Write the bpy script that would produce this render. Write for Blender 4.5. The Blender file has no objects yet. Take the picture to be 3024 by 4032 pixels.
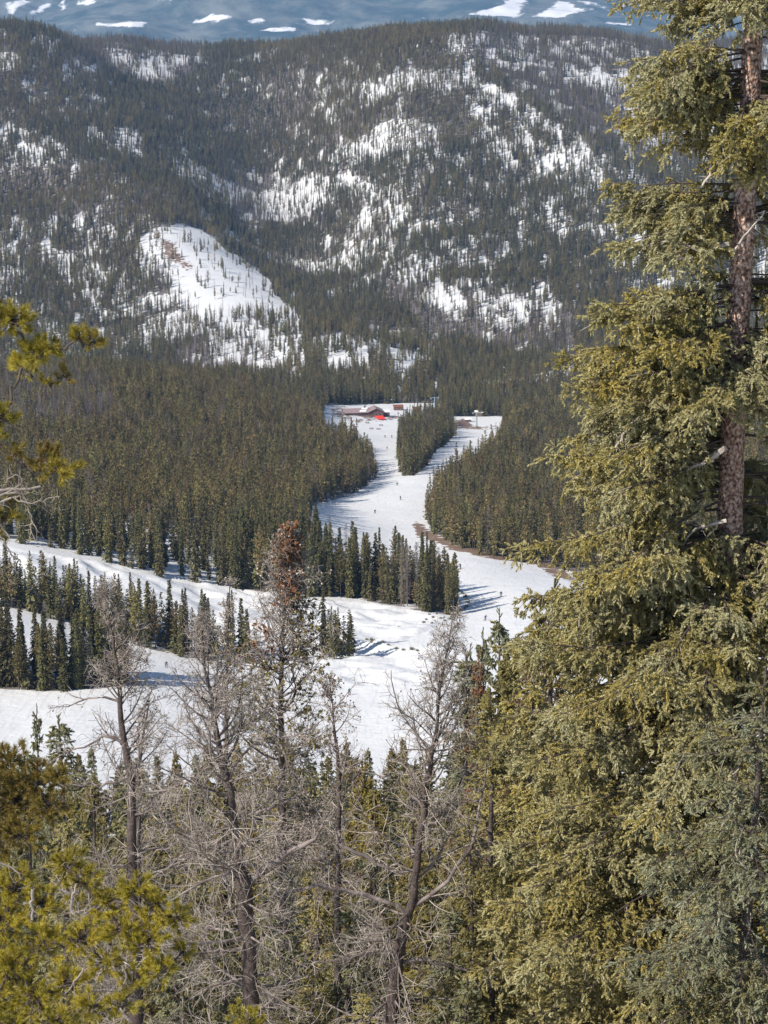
import bpy, math, time
import numpy as np
from mathutils import Vector
T0 = time.time()
PI = math.pi
C = bpy.context.scene.collection
# ------------------------------------------------------------------ camera model: measured from the photograph (3024 x 4032)
FPX = 8630.0
PITCH = math.radians(13.5)
CP, SP = math.cos(PITCH), math.sin(PITCH)
def world(sx, sy, Y):
    """the point on the sight line of photo pixel (sx, sy) that lies Y metres ahead of the camera"""
    xc, yc = (sx-1512)/FPX, (2016-sy)/FPX
    d = Y/(CP+yc*SP)
    return np.array([xc*d, Y, (-SP+yc*CP)*d])
def project(x, y, z):
    f = y*CP - z*SP
    u = y*SP + z*CP
    return 1512+FPX*x/f, 2016-FPX*u/f
# ------------------------------------------------------------------ noise
def _hash(ix, iy, seed):
    h = (ix.astype(np.int64)*374761393 + iy.astype(np.int64)*668265263 + seed*974634777) & 0x7fffffff
    h = ((h ^ (h >> 13))*1274126177) & 0x7fffffff
    return ((h ^ (h >> 16)) & 0xffff)/65535.0
def vnoise(x, y, s, seed=0):
    x = np.asarray(x, float)/s; y = np.asarray(y, float)/s
    ix, iy = np.floor(x), np.floor(y); fx, fy = x-ix, y-iy
    fx = fx*fx*(3-2*fx); fy = fy*fy*(3-2*fy)
    a = _hash(ix, iy, seed); b = _hash(ix+1, iy, seed); c = _hash(ix, iy+1, seed); d = _hash(ix+1, iy+1, seed)
    return (a*(1-fx)+b*fx)*(1-fy)+(c*(1-fx)+d*fx)*fy
def fbm(x, y, s, seed=0, o=4):
    r = 0; a = 0.5
    for k in range(o):
        r = r + a*vnoise(x, y, s/2**k, seed+k*17); a *= 0.5
    return r/(1-0.5**o)
def inpoly(px, py, poly):
    ins = np.zeros(np.shape(px), bool); n = len(poly)
    for i in range(n):
        x0, y0 = poly[i]; x1, y1 = poly[(i+1) % n]
        if y0 == y1: continue
        c = (y0 > py) != (y1 > py)
        ins ^= c & (px < (x1-x0)*(py-y0)/(y1-y0)+x0)
    return ins
# ------------------------------------------------------------------ mesh builder (numpy)
class MB:
    def __init__(s): s.v = []; s.f3 = []; s.f4 = []; s.n = 0; s.m3 = []; s.m4 = []; s.t = []
    def add(s, v, f, m=0, tint=None):
        v = np.asarray(v, np.float32).reshape(-1, 3); f = np.asarray(f, np.int64)
        if f.size == 0: return
        s.v.append(v)
        s.t.append(np.full(len(v), 0.5, np.float32) if tint is None else np.broadcast_to(np.asarray(tint, np.float32), (len(v),)))
        (s.f3 if f.shape[1] == 3 else s.f4).append(f+s.n)
        (s.m3 if f.shape[1] == 3 else s.m4).append(np.full(len(f), m, np.int32))
        s.n += len(v)
    def mesh(s, name, mats, smooth=False, tint=False):
        me = bpy.data.meshes.new(name)
        v = np.concatenate(s.v)
        f3 = np.concatenate(s.f3) if s.f3 else np.zeros((0, 3), np.int64)
        f4 = np.concatenate(s.f4) if s.f4 else np.zeros((0, 4), np.int64)
        me.vertices.add(len(v)); me.vertices.foreach_set('co', v.ravel())
        me.loops.add(f3.size+f4.size)
        me.loops.foreach_set('vertex_index', np.concatenate([f3.ravel(), f4.ravel()]).astype(np.int32))
        me.polygons.add(len(f3)+len(f4))
        st = np.concatenate([np.arange(len(f3))*3, f3.size+np.arange(len(f4))*4]).astype(np.int32)
        me.polygons.foreach_set('loop_start', st)
        me.polygons.foreach_set('material_index', np.concatenate([np.concatenate(s.m3) if s.m3 else np.zeros(0, np.int32), np.concatenate(s.m4) if s.m4 else np.zeros(0, np.int32)]).astype(np.int32))
        me.polygons.foreach_set('use_smooth', np.full(len(f3)+len(f4), smooth))
        if tint:
            at = me.attributes.new('tint', 'FLOAT', 'POINT'); at.data.foreach_set('value', np.concatenate(s.t))
        me.update(calc_edges=True)
        for m in (mats if isinstance(mats, (list, tuple)) else [mats]): me.materials.append(m)
        return me
def link(name, me, parent=None, loc=None):
    o = bpy.data.objects.new(name, me); C.objects.link(o)
    if parent is not None: o.parent = parent
    if loc is not None: o.location = loc
    return o
def tag(o, label=None, cat=None, group=None, kind=None):
    if label: o['label'] = label
    if cat: o['category'] = cat
    if group: o['group'] = group
    if kind: o['kind'] = kind
    return o
def norm(v): return v/np.maximum(np.linalg.norm(v, axis=-1, keepdims=True), 1e-9)
def tubes(mb, P, R, sides=4, m=0, tint=None, cap=False):
    """P (M,K,3) centre lines, R (M,K) radii -> one tube each"""
    P = np.asarray(P, float); R = np.asarray(R, float)
    if P.ndim == 2: P = P[None]; R = R[None]
    M, K, _ = P.shape
    if M == 0: return
    T = np.empty_like(P); T[:, 1:-1] = P[:, 2:]-P[:, :-2]; T[:, 0] = P[:, 1]-P[:, 0]; T[:, -1] = P[:, -1]-P[:, -2]
    T = norm(T)
    ref = np.where(np.abs(T[:, :1, 2:3]) > 0.9, np.array([1., 0, 0]), np.array([0, 0, 1.]))
    A = norm(np.cross(T, np.broadcast_to(ref, T.shape))); B = np.cross(T, A)
    an = np.arange(sides)*2*PI/sides
    V = P[:, :, None]+R[:, :, None, None]*(np.cos(an)[None, None, :, None]*A[:, :, None]+np.sin(an)[None, None, :, None]*B[:, :, None])
    base = (np.arange(M)*K*sides)[:, None, None]+(np.arange(K-1)*sides)[None, :, None]
    j = np.arange(sides)[None, None]; j2 = (j+1) % sides
    F = np.stack([base+j, base+j2, base+sides+j2, base+sides+j], -1).reshape(-1, 4)
    t = None if tint is None else np.repeat(np.broadcast_to(tint, (M,)), K*sides)
    mb.add(V.reshape(-1, 3), F, m, t)
    if cap:
        for k in range(M):
            b = k*K*sides+(K-1)*sides
            Vc = np.vstack([V[k, -1], P[k, -1][None]]); mb.add(Vc, [[q, (q+1) % sides, sides] for q in range(sides)], m)
def box(mb, c, d, m=0, R=None):
    s = np.array([[-1, -1, -1], [1, -1, -1], [1, 1, -1], [-1, 1, -1], [-1, -1, 1], [1, -1, 1], [1, 1, 1], [-1, 1, 1]])*0.5*np.array(d)
    if R is not None: s = s@np.asarray(R).T
    mb.add(s+np.array(c), [[0, 3, 2, 1], [4, 5, 6, 7], [0, 1, 5, 4], [1, 2, 6, 5], [2, 3, 7, 6], [3, 0, 4, 7]], m)
# ------------------------------------------------------------------ materials
def mat(name, col, rough=0.8, var=None, scale=5.0, obj_rand=0.0, tint=None, bump=0.0, bscale=20.0, transl=0.0, detail=3, spec=0.3):
    m = bpy.data.materials.new(name); m.use_nodes = True
    nt = m.node_tree; N = nt.nodes; L = nt.links
    b = N['Principled BSDF']; b.inputs['Roughness'].default_value = rough
    b.inputs['Specular IOR Level'].default_value = spec
    c = N.new('ShaderNodeRGB'); c.outputs[0].default_value = (*col, 1); out = c.outputs[0]
    if var is not None:
        t = N.new('ShaderNodeTexCoord'); n = N.new('ShaderNodeTexNoise'); n.inputs['Scale'].default_value = scale; n.inputs['Detail'].default_value = detail
        L.new(t.outputs['Object'], n.inputs['Vector'])
        r = N.new('ShaderNodeMapRange'); r.inputs[1].default_value = 0.35; r.inputs[2].default_value = 0.65; L.new(n.outputs[0], r.inputs[0])
        x = N.new('ShaderNodeMix'); x.data_type = 'RGBA'; L.new(r.outputs[0], x.inputs[0]); L.new(out, x.inputs[6]); x.inputs[7].default_value = (*var, 1); out = x.outputs[2]
    if tint is not None:
        a = N.new('ShaderNodeAttribute'); a.attribute_name = 'tint'
        x = N.new('ShaderNodeMix'); x.data_type = 'RGBA'; L.new(a.outputs['Fac'], x.inputs[0]); L.new(out, x.inputs[6]); x.inputs[7].default_value = (*tint, 1); out = x.outputs[2]
    if obj_rand:
        oi = N.new('ShaderNodeObjectInfo'); h = N.new('ShaderNodeHueSaturation')
        r = N.new('ShaderNodeMapRange'); r.inputs[3].default_value = 1-obj_rand; r.inputs[4].default_value = 1+obj_rand
        L.new(oi.outputs['Random'], r.inputs[0]); L.new(r.outputs[0], h.inputs['Value'])
        w = N.new('ShaderNodeMath'); w.operation = 'MULTIPLY'; w.inputs[1].default_value = 7.31
        w2 = N.new('ShaderNodeMath'); w2.operation = 'FRACT'; L.new(oi.outputs['Random'], w.inputs[0]); L.new(w.outputs[0], w2.inputs[0])
        r2 = N.new('ShaderNodeMapRange'); r2.inputs[3].default_value = 0.475; r2.inputs[4].default_value = 0.515; L.new(w2.outputs[0], r2.inputs[0]); L.new(r2.outputs[0], h.inputs['Hue'])
        L.new(out, h.inputs['Color']); out = h.outputs[0]
    L.new(out, b.inputs['Base Color'])
    if bump:
        t = N.new('ShaderNodeTexCoord'); n = N.new('ShaderNodeTexNoise'); n.inputs['Scale'].default_value = bscale; n.inputs['Detail'].default_value = 4
        L.new(t.outputs['Object'], n.inputs['Vector']); bp = N.new('ShaderNodeBump'); bp.inputs['Strength'].default_value = bump; bp.inputs['Distance'].default_value = 0.05
        L.new(n.outputs[0], bp.inputs['Height']); L.new(bp.outputs[0], b.inputs['Normal'])
    if transl:
        tr = N.new('ShaderNodeBsdfTranslucent'); L.new(out, tr.inputs['Color']); mx = N.new('ShaderNodeMixShader'); mx.inputs[0].default_value = transl
        L.new(b.outputs[0], mx.inputs[1]); L.new(tr.outputs[0], mx.inputs[2]); L.new(mx.outputs[0], N['Material Output'].inputs['Surface'])
    return m
M = {}
M['spruce'] = mat('dark spruce needles', (0.155, 0.137, 0.045), 0.7, (0.095, 0.095, 0.042), 1.2, 0.42)
M['olive'] = mat('olive pine needles', (0.24, 0.19, 0.066), 0.7, (0.16, 0.138, 0.052), 1.2, 0.42)
M['rust'] = mat('rust red dead needles', (0.20, 0.075, 0.035), 0.8, (0.13, 0.06, 0.035), 1.2, 0.2)
M['greywood'] = mat('weathered grey twigs', (0.27, 0.225, 0.205), 0.85, (0.17, 0.14, 0.125), 1.5, 0.25)
M['bark'] = mat('grey brown bark', (0.11, 0.085, 0.068), 0.9, (0.06, 0.048, 0.04), 4, 0.15)
M['fol_a'] = mat('spruce sprigs', (0.46, 0.365, 0.09), 0.55, (0.29, 0.245, 0.075), 0.9, 0, (0.46, 0.43, 0.24), transl=0.12, spec=0.45)
M['fol_b'] = mat('blue green spruce sprigs', (0.26, 0.23, 0.085), 0.55, (0.17, 0.16, 0.07), 1.2, 0, (0.33, 0.35, 0.24), transl=0.12, spec=0.45)
M['fol_y'] = mat('yellow green pine needles', (0.50, 0.41, 0.045), 0.5, (0.30, 0.26, 0.038), 2.0, 0, (0.20, 0.135, 0.045), transl=0.22, spec=0.4)
M['fol_o'] = mat('olive sprigs', (0.29, 0.225, 0.058), 0.6, (0.165, 0.14, 0.045), 0.8, 0, (0.31, 0.265, 0.10), transl=0.12)
M['fol_r'] = mat('rust red needles', (0.34, 0.12, 0.055), 0.8, (0.24, 0.12, 0.06), 1.0, 0, (0.26, 0.17, 0.09))
M['twig'] = mat('silvery bare twigs', (0.60, 0.52, 0.44), 0.8, (0.31, 0.262, 0.22), 2.5, 0, (0.10, 0.08, 0.068))
M['dbark'] = mat('dark bark of the dead pines', (0.07, 0.052, 0.045), 0.9, (0.125, 0.098, 0.085), 5, bump=0.8, bscale=18)
M['cone'] = mat('old cones', (0.16, 0.11, 0.09), 0.9)
# ------------------------------------------------------------------ terrain: thin-plate height field through surveyed points
PTS = []      # (x, y, z)
def P_(sx, sy, Y): PTS.append(world(sx, sy, Y))
def G_(sx, Y, z): PTS.append(np.array([(sx-1512)/FPX*(Y+60)*0.97, Y, z]))
for sx in (-1600, 0, 1500, 3000, 4600):
    for Y, z in ((-40, 14), (0, -6), (30, -17.5), (45, -24.5), (60, -31.5), (100, -50), (150, -71.5), (200, -90), (300, -119)): G_(sx, Y, z)
LR = {0: -1100, 3000: 4100}
def PP(sx, sy, Y):
    P_(sx, sy, Y)
    if sx in LR: 
        q = world(sx, sy, Y); q2 = q.copy(); q2[0] = (LR[sx]-1512)/FPX*Y; PTS.append(q2)
for a in [(0,2850,410),(700,2850,415),(1450,2850,420),(2200,2850,400),(3000,2800,390),
 (0,2700,440),(600,2650,460),(1500,2600,490),(2300,2600,480),(3000,2500,500),
 (0,2400,500),(400,2490,500),(800,2580,495),(1200,2480,530),(1700,2440,550),(2100,2400,560),
 (0,2130,600),(500,2215,600),(1000,2310,600),(1400,2360,590),(1790,2410,575),
 (2000,2300,620),(2200,2250,660),(1850,2200,670),(2600,2280,650),(3000,2300,640),
 (0,2000,680),(600,2000,720),(1100,2000,760),(1250,2060,720),
 (1550,2100,750),(1350,2030,800),(1250,1975,850),(1600,1970,860),(1500,1870,980),(1650,1870,960),(1500,1750,1130),(1720,1780,1080),(1480,1660,1280),(1430,1640,1310),
 (0,1800,850),(500,1800,880),(1000,1850,900),(0,1650,980),(600,1660,1020),(1100,1720,1080),(1400,1740,1120),
 (0,1500,1150),(500,1500,1180),(1000,1610,1200),(1300,1680,1220),(1700,1640,1320),(1875,1690,1250),
 (2000,2000,850),(2300,1900,950),(2600,2000,800),(3000,2100,750),(2000,1750,1150),(2400,1650,1200),(3000,1600,1200),
 (600,1440,1650),(0,1440,1650),(1500,1540,1450),(2000,1560,1450),(3000,1500,1450),(1000,1500,1560),
 (1500,1400,1600),(2000,1400,1620),(2600,1350,1600),(3000,1300,1650),
 (0,1200,1850),(600,1150,1880),(900,1250,1800),(1500,1150,1800),(2000,1200,1800),(2600,1200,1800),(3000,1200,1800),
 (0,900,2150),(650,900,2100),(1200,900,2200),(1600,900,2050),(2200,900,2050),(3000,900,2000),
 (0,620,2350),(600,600,2450),(1100,600,2550),(1500,600,2350),(2000,600,2350),(2600,600,2350),(3000,600,2350),
 (0,350,2550),(500,350,2750),(1000,380,2800),(1500,300,2600),(2000,300,2600),(2600,350,2600),
 (0,125,2750),(500,180,3000),(900,205,3150),(1200,180,3100),(1500,150,3000),(1900,120,2950),(2400,160,2900),(3000,180,2900)]: PP(*a)
for sx in (-1100, 0, 500, 1000): 
    for Y, z in ((1400, -252), (1520, -270)): PTS.append(np.array([(sx-1512)/FPX*Y, Y, z]))
for sx in (-1100, 0, 1500, 3000, 4100):
    for Y, z in ((3600, -240), (4600, -470)): PTS.append(np.array([(sx-1512)/FPX*Y, Y, z]))
PTS = np.array(PTS)
def _uv(x, y): return np.stack([np.asarray(x)/(np.asarray(y)+60.0)*6.0, np.log(np.asarray(y)+60.0)*1.6], -1)
def _ker(d2): return 0.5*d2*np.log(d2+1e-12)
_c = _uv(PTS[:, 0], PTS[:, 1]); _n = len(_c)
_A = np.zeros((_n+3, _n+3)); _A[:_n, :_n] = _ker(((_c[:, None]-_c[None])**2).sum(-1))+np.eye(_n)*0.002
_A[:_n, _n] = 1; _A[:_n, _n+1:] = _c; _A[_n, :_n] = 1; _A[_n+1:, :_n] = _c.T
_w = np.linalg.solve(_A, np.concatenate([PTS[:, 2], [0, 0, 0]]))
GUL = np.array([world(*a)[:2] for a in ((1050,450,2700),(1080,600,2500),(1200,900,2200),(1400,1100,1950),(1700,1280,1720),(1900,1400,1600))])
SPUR = np.array([world(*a)[:2] for a in ((0,520,2500),(350,650,2300),(700,880,2120),(1000,1150,1850),(1300,1380,1640))])
SPUR2 = np.array([world(*a)[:2] for a in ((1800,230,2750),(2100,450,2500),(2450,700,2250),(2800,900,2050))])
SPUR3 = np.array([world(*a)[:2] for a in ((150,130,2850),(420,420,2650),(560,560,2500))])
def segdist(x, y, line):
    best = np.full(np.shape(x), 1e9)
    for i in range(len(line)-1):
        a, b = line[i], line[i+1]; d = b-a; t = np.clip(((x-a[0])*d[0]+(y-a[1])*d[1])/(d@d), 0, 1)
        best = np.minimum(best, np.hypot(x-a[0]-t*d[0], y-a[1]-t*d[1]))
    return best
MOG = [(-900,2160),(0,2150),(300,2200),(700,2270),(1100,2350),(1500,2380),(1750,2430),(1700,2470),(1500,2560),(1400,2600),(1200,2520),(800,2550),(500,2480),(300,2430),(0,2370),(-900,2320)]
MOG2 = [(1150,2640),(1300,2580),(1500,2570),(1720,2590),(1700,2680),(1400,2700)]
def ground(x, y, fine=True):
    x = np.atleast_1d(np.asarray(x, float)); y = np.atleast_1d(np.asarray(y, float)); z = np.empty(len(x))
    for s in range(0, len(x), 20000):
        q = _uv(x[s:s+20000], y[s:s+20000])
        d2 = ((q[:, None]-_c[None])**2).sum(-1)
        z[s:s+20000] = _ker(d2)@_w[:_n]+_w[_n]+q@_w[_n+1:]
    far = np.clip((y-1450)/300, 0, 1)
    z = z-far*26*np.exp(-(segdist(x, y, GUL)/75)**2)
    z = z+far*9*np.exp(-(segdist(x, y, SPUR)/70)**2)+far*14*np.exp(-(segdist(x, y, SPUR2)/60)**2)+far*12*np.exp(-(segdist(x, y, SPUR3)/60)**2)
    z = z+far*(26*(fbm(x, y, 260, 3)-0.5)+10*(vnoise(x, y, 70, 9)-0.5))
    mid = np.clip((y-60)/200, 0, 1)*np.clip((1500-y)/300, 0, 1)
    z = z+mid*2.6*(fbm(x, y, 60, 5)-0.5)
    if fine:
        px, py = project(x, y, z)
        mog = (inpoly(px, py, MOG) | inpoly(px, py, MOG2)) & (y < 720) & (y > 380)
        z = z+np.where(mog, 2.1*(vnoise(x+0.4*y, y, 5.5, 21)-0.5)+0.5*(vnoise(x, y, 2.6, 22)-0.5), 0)
        # the gully below the mogul field and the bank beside the run
        lg = np.array([world(*a)[:2] for a in ((1150,2560,497),(1400,2545,503),(1560,2560,500),(1660,2560,500))])
        z = z-1.6*np.exp(-(segdist(x, y, lg)/5.0)**2)
    return z
def ray_ground(sx, sy, lo=60.0, hi=3300.0):
    """first terrain hit along the sight line of photo pixel (sx, sy)"""
    Y = np.exp(np.linspace(math.log(lo), math.log(hi), 900)); w = np.array([world(sx, sy, q) for q in Y])
    d = w[:, 2]-ground(w[:, 0], w[:, 1]); k = int(np.argmax(d < 0))
    if k == 0: return w[-1]
    t = d[k-1]/(d[k-1]-d[k]); return w[k-1]*(1-t)+w[k]*t
# areas of the slope (photo pixels of the ground, read once, then kept as world positions on the terrain)
HILL = [(-1500,1380),(0,1380),(600,1440),(1000,1560),(1240,1650),(1290,1745),(1400,1765),(1440,1820),(1490,1880),(1450,1915),(1380,1955),(1240,1990),(1200,2060),(1230,2180),(1330,2290),(1420,2310),(1550,2312),(1680,2318),(1760,2365),(1800,2395),(1790,2425),(1650,2402),(1480,2375),(1350,2352),(1200,2350),(1000,2325),(750,2285),(500,2232),(300,2180),(100,2150),(0,2120),(-1500,2080)]
HSPARSE = [(-1500,1960),(0,1990),(400,2030),(700,2110),(930,2190),(1000,2250),(900,2320),(750,2290),(500,2238),(300,2185),(0,2125),(-1500,2085)]
ISLE = [(1590,1700),(1650,1672),(1700,1655),(1800,1655),(1795,1715),(1720,1775),(1680,1838),(1630,1872),(1585,1872),(1570,1830),(1562,1760)]
RIGHT = [(1780,1890),(1850,1855),(1925,1815),(1965,1760),(1990,1690),(2010,1640),(2400,1620),(4500,1600),(4500,2440),(2400,2282),(2150,2230),(1950,2200),(1800,2160),(1700,2100),(1682,2050),(1705,1980),(1735,1930)]
THIN = [(-1500,2280),(0,2322),(150,2348),(300,2393),(500,2450),(700,2518),(790,2552),(1000,2575),(1000,2625),(770,2600),(520,2535),(350,2490),(150,2410),(0,2392),(-1500,2330)]
CLUMP = [(1270,2540),(1340,2530),(1400,2545),(1405,2575),(1340,2592),(1275,2580)]
LOW = [(-1500,2600),(0,2640),(200,2655),(400,2652),(520,2662),(550,2688),(400,2712),(200,2722),(0,2712),(-1500,2670)]
YARD = [(1270,1597),(1720,1585),(1760,1640),(1560,1668),(1420,1672),(1340,1655),(1270,1640)]
LIFT = [(1780,1655),(1960,1650),(1965,1695),(1900,1706),(1780,1700),(1700,1800),(1660,1840)]
OPENF = [ # openness patches of the far slopes: polygon, tree density
 ([(530,930),(640,880),(760,905),(900,980),(1020,1050),(1080,1130),(1170,1260),(1140,1330),(1040,1350),(930,1290),(800,1270),(700,1190),(640,1070),(530,1010)], 0.085),
 ([(880,1250),(1150,1240),(1200,1340),(1180,1540),(950,1540),(850,1450),(800,1350)], 0.30),
 ([(1230,1340),(1400,1285),(1600,1310),(1740,1370),(1760,1430),(1600,1490),(1400,1480),(1250,1440)], 0.24),
 ([(1790,215),(1900,300),(2150,450),(2350,600),(2600,740),(2500,820),(2200,740),(1950,660),(1850,480)], 0.55),
 ([(1180,640),(1500,600),(1900,600),(2400,800),(2400,900),(2100,860),(1750,760),(1500,700),(1300,760)], 0.74),
 ([(1150,630),(1350,700),(1650,740),(1750,900),(1800,1050),(2100,1120),(2280,1380),(2150,1380),(1900,1260),(1650,1180),(1560,1100),(1450,980),(1300,820)], 0.64),
 ([(1650,760),(2000,800),(2300,1000),(2300,1150),(2000,1060),(1800,1000)], 0.92),
 ([(380,150),(550,180),(830,215),(640,300),(470,270)], 0.50),
 ([(-300,480),(150,520),(330,640),(0,660),(-300,640)], 0.62),
 ([(80,860),(300,830),(560,930),(540,1000),(640,1090),(700,1200),(400,1250),(100,1100)], 0.70),
 ([(-300,900),(100,900),(150,1250),(400,1300),(700,1350),(400,1440),(-300,1420)], 0.72),
 ([(100,100),(160,130),(330,330),(480,400),(420,420),(280,330),(130,170)], 0.72),
 ([(1220,330),(1380,250),(1480,300),(1420,420),(1300,500),(1230,450)], 0.74),
 ([(1650,130),(2600,160),(2700,260),(2100,260),(1700,200)], 0.72),
 ([(2500,180),(4000,180),(4000,1200),(2500,1200),(2350,900)], 0.80),
 ([(700,270),(900,330),(880,380),(740,350)], 0.80),
 ([(350,500),(700,520),(760,680),(500,640)], 0.80)]
GREYF = [[(1850,120),(2700,150),(3300,200),(3000,640),(2500,640),(2150,430),(1880,240)], [(180,100),(800,170),(760,330),(600,330),(300,280)], [(850,660),(1250,720),(1300,900),(950,900)], [(-300,1480),(400,1520),(500,1700),(0,1760),(-300,1760)], [(600,1060),(1000,1100),(1100,1500),(700,1480)], [(1450,1100),(2200,1200),(2300,1450),(1700,1330)]]
DIRT = [[(1640,2045),(1690,2082),(1800,2142),(2000,2188),(2150,2212),(2250,2262),(2300,2300),(2180,2272),(2100,2222),(1950,2203),(1780,2166),(1700,2128),(1640,2112),(1622,2070)],
 [(620,935),(690,955),(700,990),(770,1050),(740,1068),(640,1010)], [(600,915),(640,905),(625,940),(585,935)], [(1795,1652),(1850,1648),(1862,1679),(1990,1681),(1990,1689),(1795,1690)], [(1675,1800),(1700,1802),(1690,1835),(1668,1830)],
 [(1290,1604),(1360,1596),(1400,1650),(1700,1620),(1700,1590),(1760,1600),(1740,1640),(1400,1666),(1300,1640)], [(2000,1760),(2040,1740),(2050,1765),(2000,1772)], [(2900,2330),(3300,2330),(3300,2390),(2900,2380)]]
def density(px, py, y, x):
    d = np.zeros(np.shape(px))
    nz = fbm(px*1.0, py*1.5, 60, 31, 3)
    far = y > 1395; nw = fbm(x, y*0.3, 8, 41, 2)
    base = np.where(fbm(x, y, 150, 77, 3) > 0.62, 0.55, 0.97)*np.where(nw < 0.27, 0.25, 1.0)
    dd = base.copy()
    qx = px+60*(fbm(px, py, 90, 51, 3)-0.5); qy = py+50*(fbm(px, py, 90, 52, 3)-0.5)
    for poly, v in OPENF: dd = np.where(inpoly(qx, qy, poly), np.clip(v+(nw-0.5)*0.5, 0.03, 1) if v < 0.1 else np.clip(v*0.9+0.12+(nz-0.5)*0.55+(nw-0.5)*1.7, 0.08, 1.0), dd)
    d = np.where(far, dd, 0)
    near = ~far
    jx = px+10*(vnoise(x, y, 9, 61)-0.5)*2; jy = py+4*(vnoise(x, y, 9, 62)-0.5)*2
    h = inpoly(jx, jy, HILL); d = np.where(near & h, 0.95, d)
    d = np.where(near & inpoly(jx, jy, HSPARSE), 0.58, d)
    d = np.where(near & inpoly(jx, jy, ISLE), 1.0, d)
    d = np.where(near & inpoly(jx, jy, RIGHT), 0.95, d)
    d = np.where(near & (y > 900) & (px > 1985) & (py < 1900), 0.95, d)
    d = np.where(near & inpoly(jx, jy, THIN), 0.8, d)
    d = np.where(near & inpoly(jx, jy, CLUMP), 0.7, d)
    d = np.where(near & inpoly(jx, jy, LOW), 1.0, d)
    # forest between the lodge and the valley floor
    d = np.where(near & (y > 1200) & (py < 1640) & ~inpoly(px, py, YARD) & ~inpoly(px, py, LIFT), 0.95, d)
    d = np.where((y > 1180) & (y < 1400) & (inpoly(px, py, YARD) | inpoly(px, py, LIFT)), 0, d)
    return d
# terrain sheet
def sheet(name, us, ys, zfun, mats, kind, label=None):
    U, Yv = np.meshgrid(us, ys); X = (U*(Yv+60)).ravel(); Yr = Yv.ravel(); Z = zfun(X, Yr)
    nu, nv = len(us), len(ys)
    i = (np.arange(nv-1)[:, None]*nu+np.arange(nu-1)[None]).ravel()
    mb = MB(); mb.add(np.stack([X, Yr, Z], -1), np.stack([i, i+1, i+1+nu, i+nu], -1))
    me = mb.mesh(name, mats, smooth=True)
    o = link(name, me); o['kind'] = kind
    return o, X, Yr, Z
us = np.linspace(-0.34, 0.34, 440)
ys = np.concatenate([np.linspace(-38, 60, 40, endpoint=False), np.linspace(60, 370, 110, endpoint=False), np.linspace(370, 700, 330, endpoint=False), np.linspace(700, 1450, 300, endpoint=False), np.linspace(1450, 4600, 330)])
def ground_mat():
    m = bpy.data.materials.new('spring snow with bare earth'); m.use_nodes = True; nt = m.node_tree; N = nt.nodes; L = nt.links; b = N['Principled BSDF']
    def noise(sc, det=4, vec=None, st=None):
        n = N.new('ShaderNodeTexNoise'); n.inputs['Scale'].default_value = sc; n.inputs['Detail'].default_value = det
        L.new(vec or tc.outputs['Object'], n.inputs['Vector']); return n.outputs[0]
    def mth(op, a, b_=None, c=None):
        n = N.new('ShaderNodeMath'); n.operation = op
        for k, q in enumerate((a, b_, c)):
            if q is None: continue
            if isinstance(q, (int, float)): n.inputs[k].default_value = q
            else: L.new(q, n.inputs[k])
        return n.outputs[0]
    def mix(f, a, b_):
        x = N.new('ShaderNodeMix'); x.data_type = 'RGBA'
        for k, q in ((0, f), (6, a), (7, b_)):
            if isinstance(q, tuple): x.inputs[k].default_value = (*q, 1)
            else: L.new(q, x.inputs[k])
        return x.outputs[2]
    tc = N.new('ShaderNodeTexCoord')
    dirt = N.new('ShaderNodeAttribute'); dirt.attribute_name = 'dirt'; lit = N.new('ShaderNodeAttribute'); lit.attribute_name = 'litter_shade'
    snow = mix(noise(0.02, 6), (0.80, 0.795, 0.775), (0.73, 0.725, 0.705))
    snow = mix(mth('MULTIPLY', noise(0.35, 5), 0.5), snow, (0.68, 0.655, 0.61))
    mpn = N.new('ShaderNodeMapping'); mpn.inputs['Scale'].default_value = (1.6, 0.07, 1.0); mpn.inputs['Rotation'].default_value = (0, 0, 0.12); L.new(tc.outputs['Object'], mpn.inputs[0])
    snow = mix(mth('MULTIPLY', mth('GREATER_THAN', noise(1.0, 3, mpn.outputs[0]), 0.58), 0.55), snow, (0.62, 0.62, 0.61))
    snow = mix(mth('MULTIPLY', mth('GREATER_THAN', noise(1.3, 6), 0.70), 0.8), snow, (0.28, 0.22, 0.17))
    earth = mix(noise(0.25, 5), (0.15, 0.10, 0.068), (0.30, 0.20, 0.135))
    floor_ = mix(noise(0.3, 5), (0.13, 0.10, 0.08), (0.28, 0.25, 0.23))
    fd = mth('GREATER_THAN', mth('ADD', dirt.outputs['Fac'], mth('MULTIPLY', mth('SUBTRACT', noise(0.30, 7), 0.5), 2.3)), 0.60)
    fl = mth('GREATER_THAN', mth('ADD', lit.outputs['Fac'], mth('MULTIPLY', mth('SUBTRACT', noise(0.3, 5), 0.5), 1.3)), 0.55)
    col = mix(fl, snow, floor_); col = mix(fd, col, earth); L.new(col, b.inputs['Base Color'])
    b.inputs['Roughness'].default_value = 0.75; b.inputs['Specular IOR Level'].default_value = 0.25
    bp = N.new('ShaderNodeBump'); bp.inputs['Strength'].default_value = 0.35; bp.inputs['Distance'].default_value = 0.6
    hh = mth('ADD', noise(0.5, 5), mth('MULTIPLY', noise(0.09, 3), 2.0)); L.new(hh, bp.inputs['Height']); L.new(bp.outputs[0], b.inputs['Normal'])
    return m
gm = ground_mat()
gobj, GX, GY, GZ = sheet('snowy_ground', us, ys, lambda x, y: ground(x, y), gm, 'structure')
gpx, gpy = project(GX, GY, GZ)
_jr = np.random.default_rng(2); dirt = np.zeros(len(GX)); NJ = 10
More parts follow.
